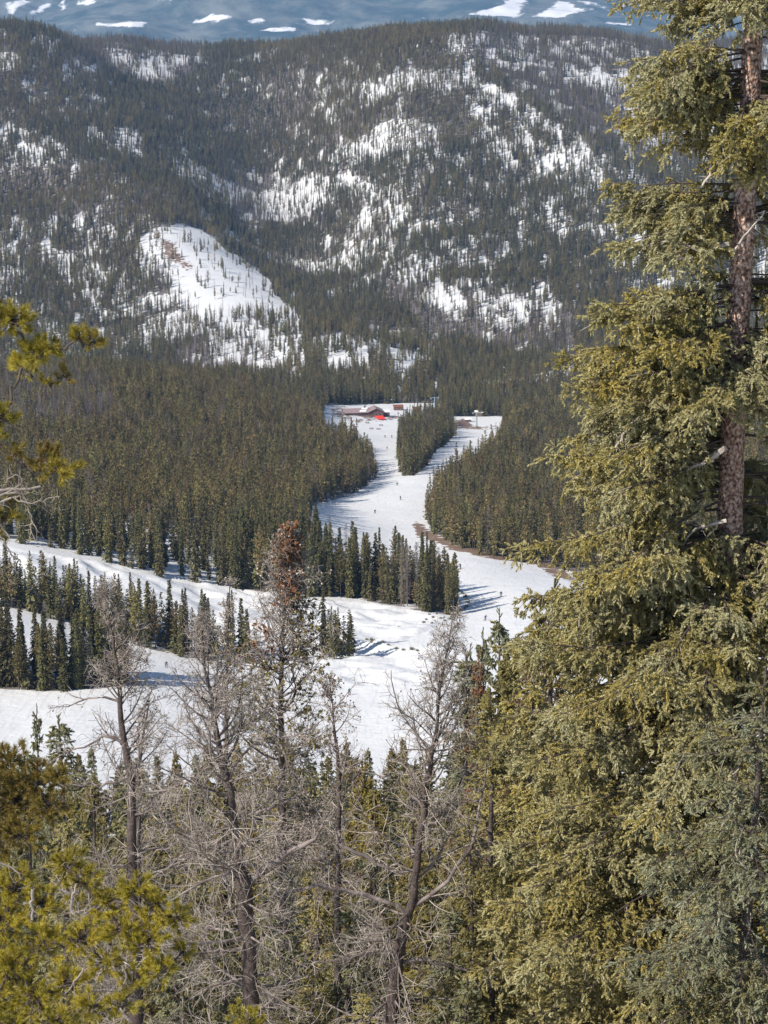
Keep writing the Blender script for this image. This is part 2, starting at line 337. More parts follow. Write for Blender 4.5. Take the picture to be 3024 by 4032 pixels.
for _ in range(NJ):
    jx_ = gpx+_jr.normal(0, 11, len(GX)); jy_ = gpy+_jr.normal(0, 5, len(GX)); one = np.zeros(len(GX))
    for k, poly in enumerate(DIRT): one = np.where(inpoly(jx_, jy_, poly) & (GY > 400), 0.8 if k in (1, 2) else 0.66 if k == 5 else 1.0, one)
    dirt += one/NJ
dirt = np.where((GY > 60) & (GY < 340), 0.25, dirt)
at = gobj.data.attributes.new('dirt', 'FLOAT', 'POINT'); at.data.foreach_set('value', dirt.astype(np.float32))
dn = density(gpx, gpy, GY, GX); litter_shade = np.clip((dn-0.35)*1.3, 0, 0.75); litter_shade = np.where((GY > 20) & (GY < 350), 0.45, litter_shade)  # needle litter under dense trees; its brown also paints in forest shade
litter_shade = np.where((GY > 560) & (GY < 1250) & inpoly(gpx, gpy, HILL), np.minimum(litter_shade, 0.6), litter_shade)
at = gobj.data.attributes.new('litter_shade', 'FLOAT', 'POINT'); at.data.foreach_set('value', litter_shade.astype(np.float32))
tag(gobj, kind='structure')
print('ground', time.time()-T0)
# far range across the valley
def frange(x, y):
    t = np.clip((y-6200)/1500, 0, None)
    base = -470+t*0
    z = -330-40*np.cos(x/900)+np.where(y > 7600, (y-7600)*0.165, 0)+np.clip((y-9000)/4000, 0, 1)*330*(fbm(x, y, 2600, 101, 5)-0.45)+70*(fbm(x, y, 340, 121, 4)-0.5)*np.clip((y-7000)/1500, 0, 1)+520*(fbm(x, y, 1500, 111, 6)-0.5)*np.clip((y-6800)/1500, 0, 1)
    z = np.where(y < 7000, -330-40*np.cos(x/900)-(7000-y)*0.05, z)
    return z
usf = np.linspace(-0.36, 0.36, 420); ysf = np.linspace(4700, 15500, 520)
FSNOW = [[(0,10),(60,0),(110,0),(60,30),(20,62),(0,60)], [(80,55),(160,8),(210,0),(190,20),(120,60)], [(200,40),(240,0),(262,0),(250,20),(225,50)], [(270,20),(300,0),(380,-10),(370,10),(330,22),(300,14),(280,36)], [(340,88),(430,92),(520,82),(575,85),(575,112),(440,106),(350,100)],
 [(720,98),(790,66),(860,54),(930,62),(925,80),(850,82),(760,90)], [(960,92),(1010,70),(1065,76),(1055,90),(1000,88)], [(1180,75),(1240,72),(1320,88),(1300,100),(1200,96)], [(1020,120),(1100,105),(1180,104),(1180,118),(1100,124)], [(1330,-20),(1500,-20),(1400,-4)],
 [(1830,60),(1900,40),(1960,20),(1980,0),(2070,-5),(2050,40),(2035,72),(1930,68)], [(2070,70),(2150,30),(2180,0),(2240,5),(2250,30),(2350,40),(2260,50),(2200,72)], [(2220,-10),(2320,0),(2420,35),(2480,0),(2520,2),(2430,45),(2330,20)], [(2340,85),(2440,90),(2510,105),(2420,100)], [(620,-20),(720,-8),(640,4)]]
fm = bpy.data.materials.new('far forested range with snowfields'); fm.use_nodes = True
def _fm():
    nt = fm.node_tree; N = nt.nodes; L = nt.links; b = N['Principled BSDF']; tc = N.new('ShaderNodeTexCoord')
    a = N.new('ShaderNodeAttribute'); a.attribute_name = 'open'
    n1 = N.new('ShaderNodeTexNoise'); n1.inputs['Scale'].default_value = 0.022; n1.inputs['Detail'].default_value = 9; n1.inputs['Roughness'].default_value = 0.7; L.new(tc.outputs['Object'], n1.inputs['Vector'])
    n2 = N.new('ShaderNodeTexNoise'); n2.inputs['Scale'].default_value = 0.0035; n2.inputs['Detail'].default_value = 10; n2.inputs['Roughness'].default_value = 0.75; L.new(tc.outputs['Object'], n2.inputs['Vector'])
    s = N.new('ShaderNodeMath'); s.operation = 'ADD'; L.new(a.outputs['Fac'], s.inputs[0]); L.new(n1.outputs[0], s.inputs[1])
    g = N.new('ShaderNodeMapRange'); g.inputs[1].default_value = 0.90; g.inputs[2].default_value = 1.12; L.new(s.outputs[0], g.inputs[0])
    c1 = N.new('ShaderNodeMix'); c1.data_type = 'RGBA'; r2 = N.new('ShaderNodeMapRange'); r2.inputs[1].default_value = 0.42; r2.inputs[2].default_value = 0.60; L.new(n2.outputs[0], r2.inputs[0]); L.new(r2.outputs[0], c1.inputs[0]); c1.inputs[6].default_value = (0.05, 0.08, 0.075, 1); c1.inputs[7].default_value = (0.20, 0.21, 0.18, 1)
    c2 = N.new('ShaderNodeMix'); c2.data_type = 'RGBA'; L.new(g.outputs[0], c2.inputs[0]); L.new(c1.outputs[2], c2.inputs[6]); c2.inputs[7].default_value = (0.9, 0.88, 0.84, 1)
    L.new(c2.outputs[2], b.inputs['Base Color']); b.inputs['Roughness'].default_value = 0.9
_fm()
fobj, FX, FY, FZ = sheet('mountain_range', usf, ysf, frange, fm, 'structure')
fpx, fpy = project(FX, FY, FZ)
op = np.zeros(len(FX), np.float32)
_jr = np.random.default_rng(3)
for _ in range(8):
    jx_ = fpx+_jr.normal(0, 14, len(FX)); jy_ = fpy+_jr.normal(0, 2.5, len(FX))+14*(fbm(FX, FY, 420, 61, 4)-0.5); jx_ = jx_+90*(fbm(FX, FY, 500, 62, 4)-0.5); one = np.zeros(len(FX))
    for poly in FSNOW: one = np.maximum(one, inpoly(jx_, jy_, poly)*0.72)
    op += (one/8).astype(np.float32)
op = np.maximum(op, np.where(FY < 7600, 0.38, 0.27)); op = np.maximum(op, np.where(FY > 12500, 0.45, 0))
at = fobj.data.attributes.new('open', 'FLOAT', 'POINT'); at.data.foreach_set('value', op.astype(np.float32))
# ------------------------------------------------------------------ conifers
def conifer(kind, seed, whorls, nb, ncl, H=14.0, csize=0.5):
    """tapered trunk + a crown of ragged branch sprays; returns (crown MB, trunk MB)"""
    r = np.random.default_rng(seed); cr = MB(); tr = MB()
    zt = np.linspace(0, 1, 6); bend = r.normal(0, 0.05, 2)
    tp = np.stack([bend[0]*np.sin(zt*3)*1.0, bend[1]*np.sin(zt*2.3), zt*H*0.985], -1)
    tubes(tr, tp, 0.155*(1-zt)**0.8+0.012, 6)
    if kind == 'spruce': z0, prof = 0.06, lambda t: (0.20+0.80*(1-t)**0.85)*np.clip(t*7+0.55, 0, 1); Rm = 1.55+r.uniform(-0.2, 0.3)
    elif kind == 'narrow': z0, prof = 0.04, lambda t: (0.14+0.86*(1-t)**0.75)*np.clip(t*7+0.6, 0, 1); Rm = 1.15+r.uniform(-0.15, 0.15)
    elif kind == 'pine': z0, prof = 0.30, lambda t: np.sin(PI*np.clip(t*0.86+0.13, 0, 1))**0.75; Rm = 1.55
    else: z0, prof = 0.12, lambda t: 0.15+0.85*np.sin(PI*np.clip(t*0.8+0.15, 0, 1)); Rm = 1.25
    n = whorls*nb
    t = np.repeat(np.linspace(0, 1, whorls), nb)+r.uniform(-0.5, 0.5, n)/whorls; t = np.clip(t, 0, 1)
    az = r.uniform(0, 2*PI, n); lob = 1+0.30*np.sin(az*2+t*19+seed)+0.16*np.sin(az*3+t*31)
    L = Rm*prof(t)*lob*r.uniform(0.62, 1.18, n)
    el = np.radians((24 if kind in ('pine', 'dead') else 8)+(t-0.55)*55)+r.normal(0, 0.12, n)
    zb = (z0+(0.985-z0)*t)*H
    d = np.stack([np.cos(az)*np.cos(el), np.sin(az)*np.cos(el), np.sin(el)], -1)
    o = np.stack([np.interp(zb, tp[:, 2], tp[:, 0]), np.interp(zb, tp[:, 2], tp[:, 1]), zb], -1)
    s = np.linspace(0, 1, 4); Pb = o[:, None]+d[:, None]*(L[:, None]*s)[..., None]; Pb[..., 2] -= (L[:, None]*0.32*s**2)*(1.0 if kind != 'pine' else 0.2)
    rb = 0.028*(1-s*0.75)[None]*np.ones((n, 1))
    if kind == 'dead':
        tubes(cr, Pb[::1], rb, 3)
        k = 5; ss = r.uniform(0.25, 1, (n, k)); q = o[:, None]+d[:, None]*(L[:, None]*ss)[..., None]; q[..., 2] -= L[:, None]*0.32*ss**2
        q = q.reshape(-1, 3); dv = norm(np.repeat(d, k, 0)+r.normal(0, 0.75, (n*k, 3))); ln = r.uniform(0.25, 0.7, n*k)[:, None]
        w = norm(np.cross(dv, r.normal(0, 1, (n*k, 3))))*0.022
        V = np.stack([q-w, q+w, q+dv*ln], 1).reshape(-1, 3); cr.add(V, np.arange(len(V)).reshape(-1, 3))
        return cr, tr
    tubes(tr, Pb[::2], rb[::2], 3)
    k = ncl; ss = (np.arange(k)+r.uniform(0.1, 1, (n, k)))/k; ss = 0.18+0.86*ss
    q = o[:, None]+d[:, None]*(L[:, None]*ss)[..., None]; q[..., 2] -= L[:, None]*(0.32 if kind != 'pine' else 0.06)*ss**2
    q = q.reshape(-1, 3); N_ = n*k; dd = np.repeat(d, k, 0)
    side = norm(np.cross(dd, [0, 0, 1.])); sg = r.uniform(-1, 1, (N_, 1))
    if kind == 'pine': dv = norm(dd*0.5+r.normal(0, 0.6, (N_, 3))+[0, 0, 0.55])
    else: dv = norm(dd*r.uniform(0.2, 1.0, (N_, 1))+side*sg*0.9+np.stack([np.zeros(N_), np.zeros(N_), r.uniform(-0.85, 0.1, N_)], -1))
    wv = norm(np.cross(dv, norm(r.normal(0, 1, (N_, 3))+[0, 0, 1.2])))
    ln = (csize*r.uniform(0.55, 1.3, N_)*np.clip(0.45+0.65*(1-np.repeat(t, k)), 0.4, 1))[:, None]; wd = ln*r.uniform(0.24, 0.42, (N_, 1))
    # a leaf-like spray: four-corner blade with a raised rib
    a0 = q-dv*ln*0.2; a1 = q+dv*ln*0.35+wv*wd; a2 = q+dv*ln; a3 = q+dv*ln*0.3-wv*wd
    V = np.stack([a0, a1, a2, a3], 1).reshape(-1, 3); b = np.arange(N_)*4
    cr.add(V, np.concatenate([np.stack([b, b+1, b+2], -1), np.stack([b, b+2, b+3], -1)]))
    tp_ = np.array([[-0.05, 0, H*0.94], [0.05, 0, H*0.94], [0, 0, H*1.02]]); tp_[:, :2] += tp[-1, :2]; cr.add(tp_, [[0, 1, 2]])
    return cr, tr
FOLM = {'spruce': M['spruce'], 'narrow': M['spruce'], 'pine': M['olive'], 'dead': M['greywood']}
# --- candidates on the slopes
rng = np.random.default_rng(7)
def scatter(y0, y1, s, umax):
    n = int((y1-y0)*(y1+y0)*umax/s**2*1.02); y = np.sqrt(rng.uniform(y0**2, y1**2, n)); x = y*rng.uniform(-umax, umax, n)
    return x, y
def thin(x, y, r):
    key = np.floor(x/r).astype(np.int64)*100003+np.floor(y/r).astype(np.int64)
    _, idx = np.unique(key, return_index=True); return x[idx], y[idx]
x0_, y0_ = thin(*scatter(370, 560, 1.7, 0.30), 2.45); x1_, y1_ = thin(*scatter(560, 1400, 2.2, 0.30), 2.95)
xa, ya = np.concatenate([x0_, x1_]), np.concatenate([y0_, y1_])
xb, yb = thin(*scatter(1400, 3300, 2.8, 0.27), 3.5)
x = np.concatenate([xa, xb]); y = np.concatenate([ya, yb]); z = ground(x, y, False); px, py = project(x, y, z)
dn = density(px, py, y, x)
keep = rng.random(len(x)) < dn; x, y, z, px, py, dn = (q[keep] for q in (x, y, z, px, py, dn))
n = len(x); print('trees', n, time.time()-T0)
grey = np.where(y > 1400, 0.05, 0.10)
for poly in GREYF: grey = np.where(inpoly(px+40*(fbm(px, py, 60, 5)-0.5)*2, py, poly), 0.62, grey)
grey = np.where(y < 640, 0.07, grey)
u = rng.random(n); pineP = np.where((y > 600) & (y < 1300) & inpoly(px, py, HILL) & (py < 2080), 0.55, np.where(y > 1400, 0.5*vnoise(x, y, 180, 88), 0.18)); OLIVE = [[(1000,200),(1500,110),(1900,140),(1800,320),(1950,560),(1500,600),(1150,560),(1050,400)], [(-300,650),(300,640),(700,760),(900,960),(600,900),(200,830),(-300,860)], [(0,130),(250,260),(350,480),(0,480)]]
for poly in OLIVE: pineP = np.where((y > 1400) & inpoly(px+30*(fbm(px, py, 50, 6)-0.5)*2, py, poly), 0.85, pineP)
pineP = np.where((y < 1400) & (y > 600) & inpoly(px, py, HILL) & (py < 2100), 0.75, pineP)
pineP = np.where(inpoly(px, py, RIGHT) & (y < 1400), 0.5, pineP); pineP = np.where((y > 1400), np.clip(pineP+0.15, 0, 0.9), pineP)
kind = np.where(u < grey, 3, np.where(u < grey+(1-grey)*pineP, 2, np.where(rng.random(n) < 0.55, 0, 1)))
hgt = rng.normal(1.0, 0.23, n)*np.where(y > 1400, 0.76, 1.0)*(0.85+0.3*vnoise(x, y, 30, 90)); hgt = np.clip(hgt, 0.45, 1.4)
young = (dn < 0.35) & (rng.random(n) < 0.45); hgt = np.where(young, hgt*0.62, hgt)
hgt = np.where((y < 480) & inpoly(px, py, LOW), np.clip(hgt, 0.7, 1.25)*1.0, hgt)
hgt = np.where((y > 640) & (y < 1400), hgt*0.84, hgt); hgt = np.where((y < 1400) & (y > 560) & (px < 900), hgt*0.9, hgt); hgt = np.where((y > 450) & (y < 540), hgt*np.where(inpoly(px, py, THIN), 0.82, 1), hgt); hgt = np.where(inpoly(px, py, CLUMP) & (y < 600), 0.72, hgt)
rot = rng.uniform(0, 2*PI, n); wid = hgt**0.5*rng.uniform(0.72, 1.05, n)
# the nearest ones in view become objects of their own
app = hgt*14/y
inview = (px > -60) & (px < 2080) & (py-app*FPX < 2780) & (py > -20) & (y < 700)
order = np.argsort(np.where(inview, -app, 1))
NIND = 215
ind = order[:NIND]; ind = ind[inview[ind]]
isind = np.zeros(n, bool); isind[ind] = True
def proto_set(lib, detail):
    out = []
    for k, (kd, sd) in enumerate(lib):
        out.append((kd,)+conifer(kd, sd, *detail[kd]))
    return out
FARLIB = [('spruce', 1), ('spruce', 2), ('spruce', 3), ('narrow', 4), ('narrow', 5), ('narrow', 6), ('pine', 7), ('pine', 8), ('pine', 9), ('dead', 10), ('dead', 11), ('dead', 12)]
fardet = {'spruce': (22, 6, 4, 14, 0.85), 'narrow': (24, 6, 4, 14, 0.7), 'pine': (14, 7, 5, 14, 0.7), 'dead': (16, 6, 0, 14)}
protos = []
for k, (kd, cr, tr) in enumerate(proto_set(FARLIB, fardet)):
    # one mesh with crown and trunk faces for the distant, instanced wood
    nb_ = tr.n
    for vv, tt in zip(tr.v, tr.t): cr.v.append(vv); cr.t.append(tt)
    for f in tr.f3: cr.f3.append(f+cr.n); cr.m3.append(np.ones(len(f), np.int32))
    for f in tr.f4: cr.f4.append(f+cr.n); cr.m4.append(np.ones(len(f), np.int32))
    cr.n += nb_
    me = cr.mesh('distant_conifer_%s' % kd, [FOLM[kd], M['bark']]); protos.append(bpy.data.objects.new('distant_conifer', me))
def instancer(name, idx, label, cat):
    me = bpy.data.meshes.new(name); me.vertices.add(len(idx)); me.vertices.foreach_set('co', np.stack([x[idx], y[idx], z[idx]-0.25], -1).astype(np.float32).ravel())
    var = kind[idx]*3+np.random.default_rng(3).integers(0, 3, len(idx))
    a = me.attributes.new('variant', 'INT', 'POINT'); a.data.foreach_set('value', var.astype(np.int32))
    a = me.attributes.new('spin', 'FLOAT_VECTOR', 'POINT'); lean = np.random.default_rng(4).normal(0, 0.035, (len(idx), 2)); a.data.foreach_set('vector', np.column_stack([lean, rot[idx]]).astype(np.float32).ravel())
    a = me.attributes.new('size', 'FLOAT_VECTOR', 'POINT'); a.data.foreach_set('vector', np.column_stack([wid[idx], wid[idx], hgt[idx]]).astype(np.float32).ravel())
    o = link(name, me); tag(o, label, cat, kind='stuff')
    ng = bpy.data.node_groups.new(name, 'GeometryNodeTree'); ng.interface.new_socket('Geometry', in_out='INPUT', socket_type='NodeSocketGeometry'); ng.interface.new_socket('Geometry', in_out='OUTPUT', socket_type='NodeSocketGeometry')
    N = ng.nodes; L = ng.links; gi = N.new('NodeGroupInput'); go = N.new('NodeGroupOutput'); ip = N.new('GeometryNodeInstanceOnPoints'); g2i = N.new('GeometryNodeGeometryToInstance')
    for p in reversed(protos):
        oi = N.new('GeometryNodeObjectInfo'); oi.inputs['Object'].default_value = p; L.new(oi.outputs['Geometry'], g2i.inputs[0])
    def na(nm, ty):
        q = N.new('GeometryNodeInputNamedAttribute'); q.data_type = ty; q.inputs['Name'].default_value = nm; return q.outputs['Attribute']
    L.new(gi.outputs[0], ip.inputs['Points']); L.new(g2i.outputs[0], ip.inputs['Instance']); ip.inputs['Pick Instance'].default_value = True
    L.new(na('variant', 'INT'), ip.inputs['Instance Index']); e = N.new('FunctionNodeEulerToRotation'); L.new(na('spin', 'FLOAT_VECTOR'), e.inputs[0]); L.new(e.outputs[0], ip.inputs['Rotation'])
    L.new(na('size', 'FLOAT_VECTOR'), ip.inputs['Scale']); L.new(ip.outputs[0], go.inputs[0])
    md = o.modifiers.new('trees', 'NODES'); md.node_group = ng
    return o
instancer('forest', np.where(~isind)[0], 'conifer forest with grey dead trees covering the hillsides above and around the ski runs', 'forest')
print('forest', time.time()-T0)
# --- individual trees beside the runs: shared meshes, each tree > crown, trunk
NEARLIB = [('spruce', 21), ('spruce', 22), ('spruce', 23), ('narrow', 24), ('narrow', 25), ('narrow', 26), ('pine', 27), ('pine', 28), ('pine', 29), ('dead', 30), ('dead', 31), ('dead', 32)]
neardet = {'spruce': (40, 9, 7, 14, 0.62), 'narrow': (44, 8, 6, 14, 0.5), 'pine': (24, 9, 9, 14, 0.5), 'dead': (26, 7, 0, 14)}
NP = []
for kd, cr, tr in proto_set(NEARLIB, neardet):
    NP.append((kd, cr.mesh('crown', FOLM[kd]), tr.mesh('trunk', M['greywood'] if kd == 'dead' else M['bark'], smooth=True)))
def put_tree(v, loc, s, rz, label, group, crown_mat=None):
    kd, cm, tm = NP[v]
    o = bpy.data.objects.new('dead_conifer' if kd == 'dead' else 'pine_tree' if kd == 'pine' else 'spruce_tree', None); C.objects.link(o)
    o.location = loc; o.rotation_euler = (0, 0, rz); o.scale = s
    tag(o, label, 'tree', group)
    c = link('crown', cm, o); link('trunk', tm, o)
    if crown_mat is not None: c.material_slots[0].link = 'OBJECT'; c.material_slots[0].material = crown_mat
    return o
KN = {0: 'dark green spruce', 1: 'slender spruce', 2: 'olive green pine', 3: 'grey dead conifer'}
def stand(i):
    p, q = px[i], py[i]
    if inpoly(p, q, LOW) or (y[i] < 470 and p < 700): return 'the lowest stand', p, (-100, 560), 'conifers in the low stand by the lowest run'
    if inpoly(p, q, CLUMP) or (1200 < p < 1450 and 2500 < q < 2620): return 'the clump below the moguls', p, (1260, 1410), 'conifers in the small clump on the snow'
    if q > 2310 and p < 1100: return 'the row under the moguls', p, (-100, 1000), 'conifers in the thin line under the mogul run'
    if p > 1600 and y[i] > 640: return 'the right bank wood', p, (1650, 2150), 'conifers on the right bank of the run'
    return 'the wood above the moguls', p, (-100, 1800), 'conifers at the foot of the wood above the mogul run'
POSW = ['at the left end of', 'well left in', 'left of middle in', 'in the middle of', 'right of middle in', 'well right in', 'at the right end of']
for i in ind:
    nm, p, (a, b), grp = stand(i)
    k = int(np.clip((p-a)/(b-a)*7, 0, 6)); sz = 'tall ' if hgt[i] > 1.12 else 'short ' if hgt[i] < 0.85 else ''; sz = 'broad '+sz if wid[i] > 0.98 else 'thin '+sz if wid[i] < 0.76 else sz
    v = kind[i]*3+int(rng.integers(0, 3))
    lab = '%s%s %s %s' % (sz, KN[int(kind[i])], POSW[k], nm)
    put_tree(v, (x[i], y[i], z[i]-0.25), (wid[i], wid[i], hgt[i]), rot[i], lab, grp)
print('individuals', len(ind), time.time()-T0)
# ------------------------------------------------------------------ foreground trees
M['fol_m'] = mat('brownish conifer needles', (0.21, 0.15, 0.06), 0.7, (0.13, 0.105, 0.045), 0.8, 0, (0.24, 0.17, 0.10))
M['limb'] = mat('weathered limbs of the dead pines', (0.30, 0.25, 0.225), 0.85, (0.11, 0.085, 0.072), 3.0)
def _bark():
    m = bpy.data.materials.new('scaly red brown spruce bark'); m.use_nodes = True; nt = m.node_tree; N = nt.nodes; L = nt.links; b = N['Principled BSDF']
    tc = N.new('ShaderNodeTexCoord'); mp = N.new('ShaderNodeMapping'); mp.inputs['Scale'].default_value = (1, 1, 0.8); L.new(tc.outputs['Object'], mp.inputs[0])
    v = N.new('ShaderNodeTexVoronoi'); v.inputs['Scale'].default_value = 22; L.new(mp.outputs[0], v.inputs['Vector'])
    n = N.new('ShaderNodeTexNoise'); n.inputs['Scale'].default_value = 20; n.inputs['Detail'].default_value = 6; L.new(mp.outputs[0], n.inputs['Vector'])
    r = N.new('ShaderNodeValToRGB'); e = r.color_ramp.elements; e[0].position = 0.35; e[0].color = (0.09, 0.05, 0.038, 1); e[1].position = 0.62; e[1].color = (0.72, 0.54, 0.44, 1); q = r.color_ramp.elements.new(0.48); q.color = (0.40, 0.235, 0.165, 1)
    x = N.new('ShaderNodeMix'); x.data_type = 'RGBA'; x.inputs[0].default_value = 0.5; x.blend_type = 'MULTIPLY'; s = N.new('ShaderNodeSeparateColor'); L.new(v.outputs['Color'], s.inputs[0])
    L.new(n.outputs[0], r.inputs[0]); L.new(r.outputs[0], x.inputs[6]); mr = N.new('ShaderNodeMapRange'); mr.inputs[3].default_value = 0.45; mr.inputs[4].default_value = 1.3; L.new(s.outputs[0], mr.inputs[0]); L.new(mr.outputs[0], x.inputs[7]); L.new(x.outputs[2], b.inputs['Base Color'])
    bp = N.new('ShaderNodeBump'); bp.inputs['Strength'].default_value = 1.0; bp.inputs['Distance'].default_value = 0.03; L.new(v.outputs['Distance'], bp.inputs['Height']); L.new(bp.outputs[0], b.inputs['Normal']); b.inputs['Roughness'].default_value = 0.9
    return m
M['redbark'] = _bark()
def sprig_template(nn, seed=0, core=0.07, nl=0.17, nw=0.055):
    r = np.random.default_rng(seed); V = []; F = []
    tt = (np.arange(nn)+0.5)/nn; ph = np.arange(nn)*2.39996+r.uniform(-0.4, 0.4, nn)
    for t, p in zip(tt, ph):
        rad = np.array([0, math.cos(p), math.sin(p)]); tan = np.array([0, -math.sin(p), math.cos(p)])
        b = np.array([t*0.92, 0, 0]); w = nw*r.uniform(0.8, 1.3); L_ = nl*r.uniform(0.8, 1.15)*(1-0.35*t)
        k = len(V); V += [b-tan*w, b+tan*w, b+rad*L_+np.array([0.11+0.1*t, 0, 0])]; F.append([k, k+1, k+2])
    k = len(V)
    for a in range(3): V.append([0, core*0.7*math.cos(a*2.094), core*0.7*math.sin(a*2.094)])
    for a in range(3): V.append([0.55, core*math.cos(a*2.094), core*math.sin(a*2.094)])
    V.append([1.03, 0, 0])
    for a in range(3):
        b = (a+1) % 3; F += [[k+a, k+b, k+3+b], [k+a, k+3+b, k+3+a], [k+3+a, k+3+b, k+6]]
    return np.array(V), np.array(F)
def merge(a, b, mi):
    """append builder b to a with material slot mi"""
    for vv, tt in zip(b.v, b.t): a.v.append(vv); a.t.append(tt)
    for f in b.f3: a.f3.append(f+a.n); a.m3.append(np.full(len(f), mi, np.int32))
    for f in b.f4: a.f4.append(f+a.n); a.m4.append(np.full(len(f), mi, np.int32))
    a.n += b.n
def frames(d, rng_):
    """rotation matrices whose first column is d"""
    a = norm(d); t = norm(np.cross(a, rng_.normal(0, 1, a.shape))); b = np.cross(a, t)
    return np.stack([a, t, b], -1)
def stamp(mb, tmpl, pos, d, ln, rng_, tint, wide=1.0, m=0):
    V, F = tmpl; M_ = len(pos)
    for s in range(0, M_, 20000):
        e = min(s+20000, M_); R = frames(d[s:e], rng_)
        sc_ = np.stack([ln[s:e], ln[s:e]*wide, ln[s:e]*wide], -1)
        W = np.einsum('mij,mvj->mvi', R, V[None]*sc_[:, None])+pos[s:e, None]
        f = F[None]+(np.arange(e-s)*len(V))[:, None, None]
        mb.add(W.reshape(-1, 3), f.reshape(-1, 3), m, np.repeat(tint[s:e], len(V)))
def grow(o, d, L, K, up, noise, rng_):
    """bending paths: o, d (M,3), L (M,), up (M,) tendency to turn upward"""
    M_ = len(o); P = np.empty((M_, K, 3)); P[:, 0] = o; d = norm(d); w = rng_.normal(0, 1, (M_, 3))
    for k in range(1, K):
        w = 0.55*w+0.45*rng_.normal(0, 1.5, (M_, 3))
        d = norm(d+np.stack([np.zeros(M_), np.zeros(M_), up], -1)/(K-1)+w*noise/(K-1)); P[:, k] = P[:, k-1]+d*(L/(K-1))[:, None]
    return P
def children(P, R, n, rng_, lo=0.2, spread=1.0, lf=(0.25, 0.5), L=None, fwd=0.55):
    M_, K, _ = P.shape; s = lo+(1-lo)*rng_.random((M_, n)); f = s*(K-1); i = np.minimum(f.astype(int), K-2); fr = (f-i)[..., None]
    m = np.arange(M_)[:, None]; q = P[m, i]*(1-fr)+P[m, i+1]*fr; T = norm(P[m, i+1]-P[m, i]); rr = R[m, i]
    side = norm(np.cross(T, rng_.normal(0, 1, T.shape)))
    d = norm(T*fwd+side*spread*rng_.uniform(0.6, 1.2, (M_, n, 1)))
    ln = (L[:, None] if L is not None else 1)*rng_.uniform(lf[0], lf[1], (M_, n))*(1.15-0.7*s)
    return q.reshape(-1, 3), d.reshape(-1, 3), ln.ravel(), rr.ravel(), np.repeat(np.arange(M_), n)
def resample(line, K):
    line = np.asarray(line, float); s = np.concatenate([[0], np.cumsum(np.linalg.norm(np.diff(line[:, :3], axis=0), axis=1))]); u = np.linspace(0, s[-1], K)
    return np.stack([np.interp(u, s, line[:, c]) for c in range(line.shape[1])], -1)
SP20 = sprig_template(16, 1, core=0.10, nl=0.26, nw=0.085); SP10 = sprig_template(10, 2, core=0.11, nl=0.30, nw=0.13); SP7 = sprig_template(7, 3, core=0.13, nl=0.34, nw=0.18)
